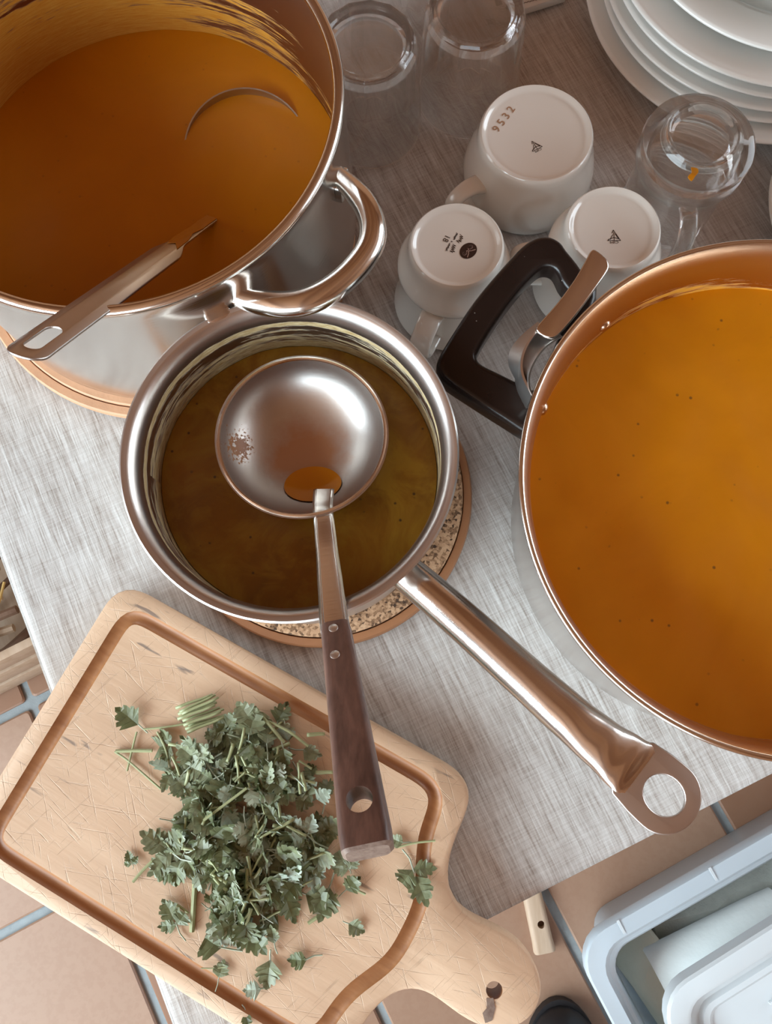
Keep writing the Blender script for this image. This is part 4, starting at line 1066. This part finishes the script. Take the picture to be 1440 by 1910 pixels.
LG = 'parsley leaf among the chopped green heap on the cutting board'
for i, (x, y) in enumerate(pts):
    hmax = heap(x, y); z = hmax*rs.random()**.55 if i > 90 else hmax*.25*rs.random()
    me = LM[rs.randrange(len(LM))] if not (i % 4 == 0) else LM[i % 3]
    o = bpy.data.objects.new('parsley_leaf', me); COL.objects.link(o)
    q = P(x, y, top_h+.0016+z); o.location = q
    tl = .55 if z > .003 else .25
    o.rotation_euler = (rs.gauss(0, tl), rs.gauss(0, tl)+(pi if rs.random() < .12 else 0), rs.uniform(0, 2*pi)); s_ = rs.uniform(.75, 1.2); o.scale = (s_*.95, s_, s_)
    pale = me.materials[0].name == 'parsley_pale'
    tag(o, 'pale grey-green parsley leaf among the chopped heap on the cutting board' if pale else 'dark green parsley leaf among the chopped heap on the cutting board', 'parsley', 'pale chopped leaves in the heap' if pale else 'dark green chopped leaves in the heap')
nst = 0
while nst < 70:
    b = rs.choice(blobs); x, y = rs.gauss(b[0], b[2]*.5), rs.gauss(b[1], b[3]*.5)
    if x > 612 or x < 235 or heap(x, y) < .002: continue
    nst += 1; o = bpy.data.objects.new('parsley_stalk', SM[rs.randrange(6)]); COL.objects.link(o)
    o.location = P(x, y, top_h+.0025+heap(x, y)*rs.uniform(.5, 1.0)); o.rotation_euler = (0, rs.gauss(0, .2), rs.uniform(0, 2*pi))
    tag(o, 'cut parsley stem among the chopped heap on the cutting board', 'parsley', 'cut parsley stems in the heap')
# the bundle of parallel stems at the top of the heap
for k in range(12):
    x, y = 366+rs.uniform(-8, 8), 1308+k*4.0; o = bpy.data.objects.new('parsley_stalk', SM[4]); COL.objects.link(o)
    o.location = P(x+k*1.5, y, top_h+.003+.003*(k % 3)); o.rotation_euler = (0, 0, radians(17+rs.uniform(-5, 5)))
    tag(o, 'pale parsley stem in the parallel bundle at the top of the heap', 'parsley', 'bundle of parallel parsley stems')
def single(me, x, y, rz, s, label, h=.0018, tilt=(0, 0), name='parsley_leaf'):
    o = bpy.data.objects.new(name, me); COL.objects.link(o); o.location = P(x, y, top_h+h); o.rotation_euler = (tilt[0], tilt[1], rz); o.scale = (s, s, s)
    tag(o, label, 'parsley'); return o
R_ = radians
single(LM[0], 258, 1352, R_(40), 1.0, 'parsley leaf at the far upper left of the scattered herbs, alone above a thin stem')
single(LM[2], 330, 1725, R_(25), .9, 'parsley leaf below left of the heap beside the long upright stem')
single(LM[5], 413, 1768, R_(70), 1.1, 'round parsley leaf directly below the heap, near the lower groove')
single(LM[10], 408, 1824, R_(-10), .6, 'small parsley fragment beside the lower groove')
single(LM[8], 487, 1845, R_(80), .9, 'parsley leaf low on the board just above the lower groove')
single(LM[1], 505, 1790, R_(170), 1.2, 'parsley sprig below the heap pointing down the board')
single(LM[6], 512, 1760, R_(10), .9, 'parsley leaf right under the heap bottom')
single(LM[3], 572, 1790, R_(100), 1.0, 'curled parsley leaf lying alone right of the lower sprigs')
single(LM[1], 650, 1722, R_(-120), .8, 'dark parsley leaf alone below the wooden grip')
single(LM[2], 770, 1622, R_(200), 1.1, 'parsley leaf lying over the right-hand groove')
single(LM[3], 752, 1572, R_(80), .8, 'small parsley leaf above the one on the right-hand groove')
single(LM[0], 615, 1655, R_(150), 1.1, 'parsley leaf just left of the end of the wooden grip')
single(LM[4], 584, 1590, R_(180), 1.3, 'large pale parsley leaf by the end of the wooden grip')
single(LM[7], 650, 1622, R_(30), .8, 'parsley leaf tucked at the end of the wooden grip')
single(LM[6], 458, 1888, R_(200), .7, 'pale parsley fragment lying in the lower groove', -.0012)
single(LM[9], 246, 1612, R_(20), .5, 'tiny parsley fragment left of the heap at mid height')
single(LM[0], 645, 1660, R_(-60), .7, 'parsley leaf with a thin stalk right of the heap bottom')
def stem1(pts, r, label, hs=None):
    n = len(pts); w_ = [P(x, y, top_h+(hs[i] if hs else .0018)) for i, (x, y) in enumerate(pts)]; c = sum(w_, Vector())/n
    V, F = tube(catmull([v-c for v in w_], 4), r, 7); o = link('parsley_stalk', mesh(V, F), 'stem', loc=c, sharp=0); tag(o, label, 'parsley')
stem1([(366, 1585), (364, 1640), (358, 1738)], .0017, 'thick pale parsley stem standing out straight below the heap')
stem1([(255, 1365), (246, 1400), (237, 1438)], .0007, 'thin parsley stem below the far upper left leaf')
stem1([(216, 1401), (250, 1400), (284, 1400)], .0012, 'short stem lying flat at the left tip of the herbs')
stem1([(214, 1402), (240, 1420), (300, 1472)], .0007, 'thin slanting stem at the left tip of the herbs')
stem1([(293, 1365), (308, 1395), (320, 1440)], .0008, 'curved thin stem between the stem bundle and the left tip')
stem1([(268, 1360), (310, 1356), (345, 1350)], .0007, 'thin stem running left from the bundle of stems')
stem1([(248, 1645), (265, 1625), (288, 1602)], .0010, 'short slanting stem at the lower left of the heap')
stem1([(305, 1680), (330, 1688), (352, 1704)], .0008, 'thin bent stem beside the long upright stem')
stem1([(575, 1722), (605, 1700), (628, 1668)], .0012, 'forked parsley stem right of the heap bottom')
stem1([(640, 1648), (660, 1658), (682, 1668)], .0008, 'thin pale stem below the end of the wooden grip')
stem1([(478, 1322), (505, 1355), (530, 1385)], .0012, 'parsley stem slanting across the top right of the heap', [.010, .010, .009])
stem1([(500, 1345), (540, 1365), (575, 1392)], .0010, 'thin parsley stem along the upper right edge of the heap', [.009, .009, .008])
stem1([(742, 1580), (775, 1572), (812, 1568)], .0007, 'thin stem crossing the right-hand groove')
stem1([(380, 1530), (420, 1500), (460, 1470)], .0009, 'pale stalk lying on top of the middle of the heap', [.017, .018, .018])
stem1([(375, 1806), (400, 1806), (422, 1803)], .0004, 'hair-thin dark stalk near the lower groove')
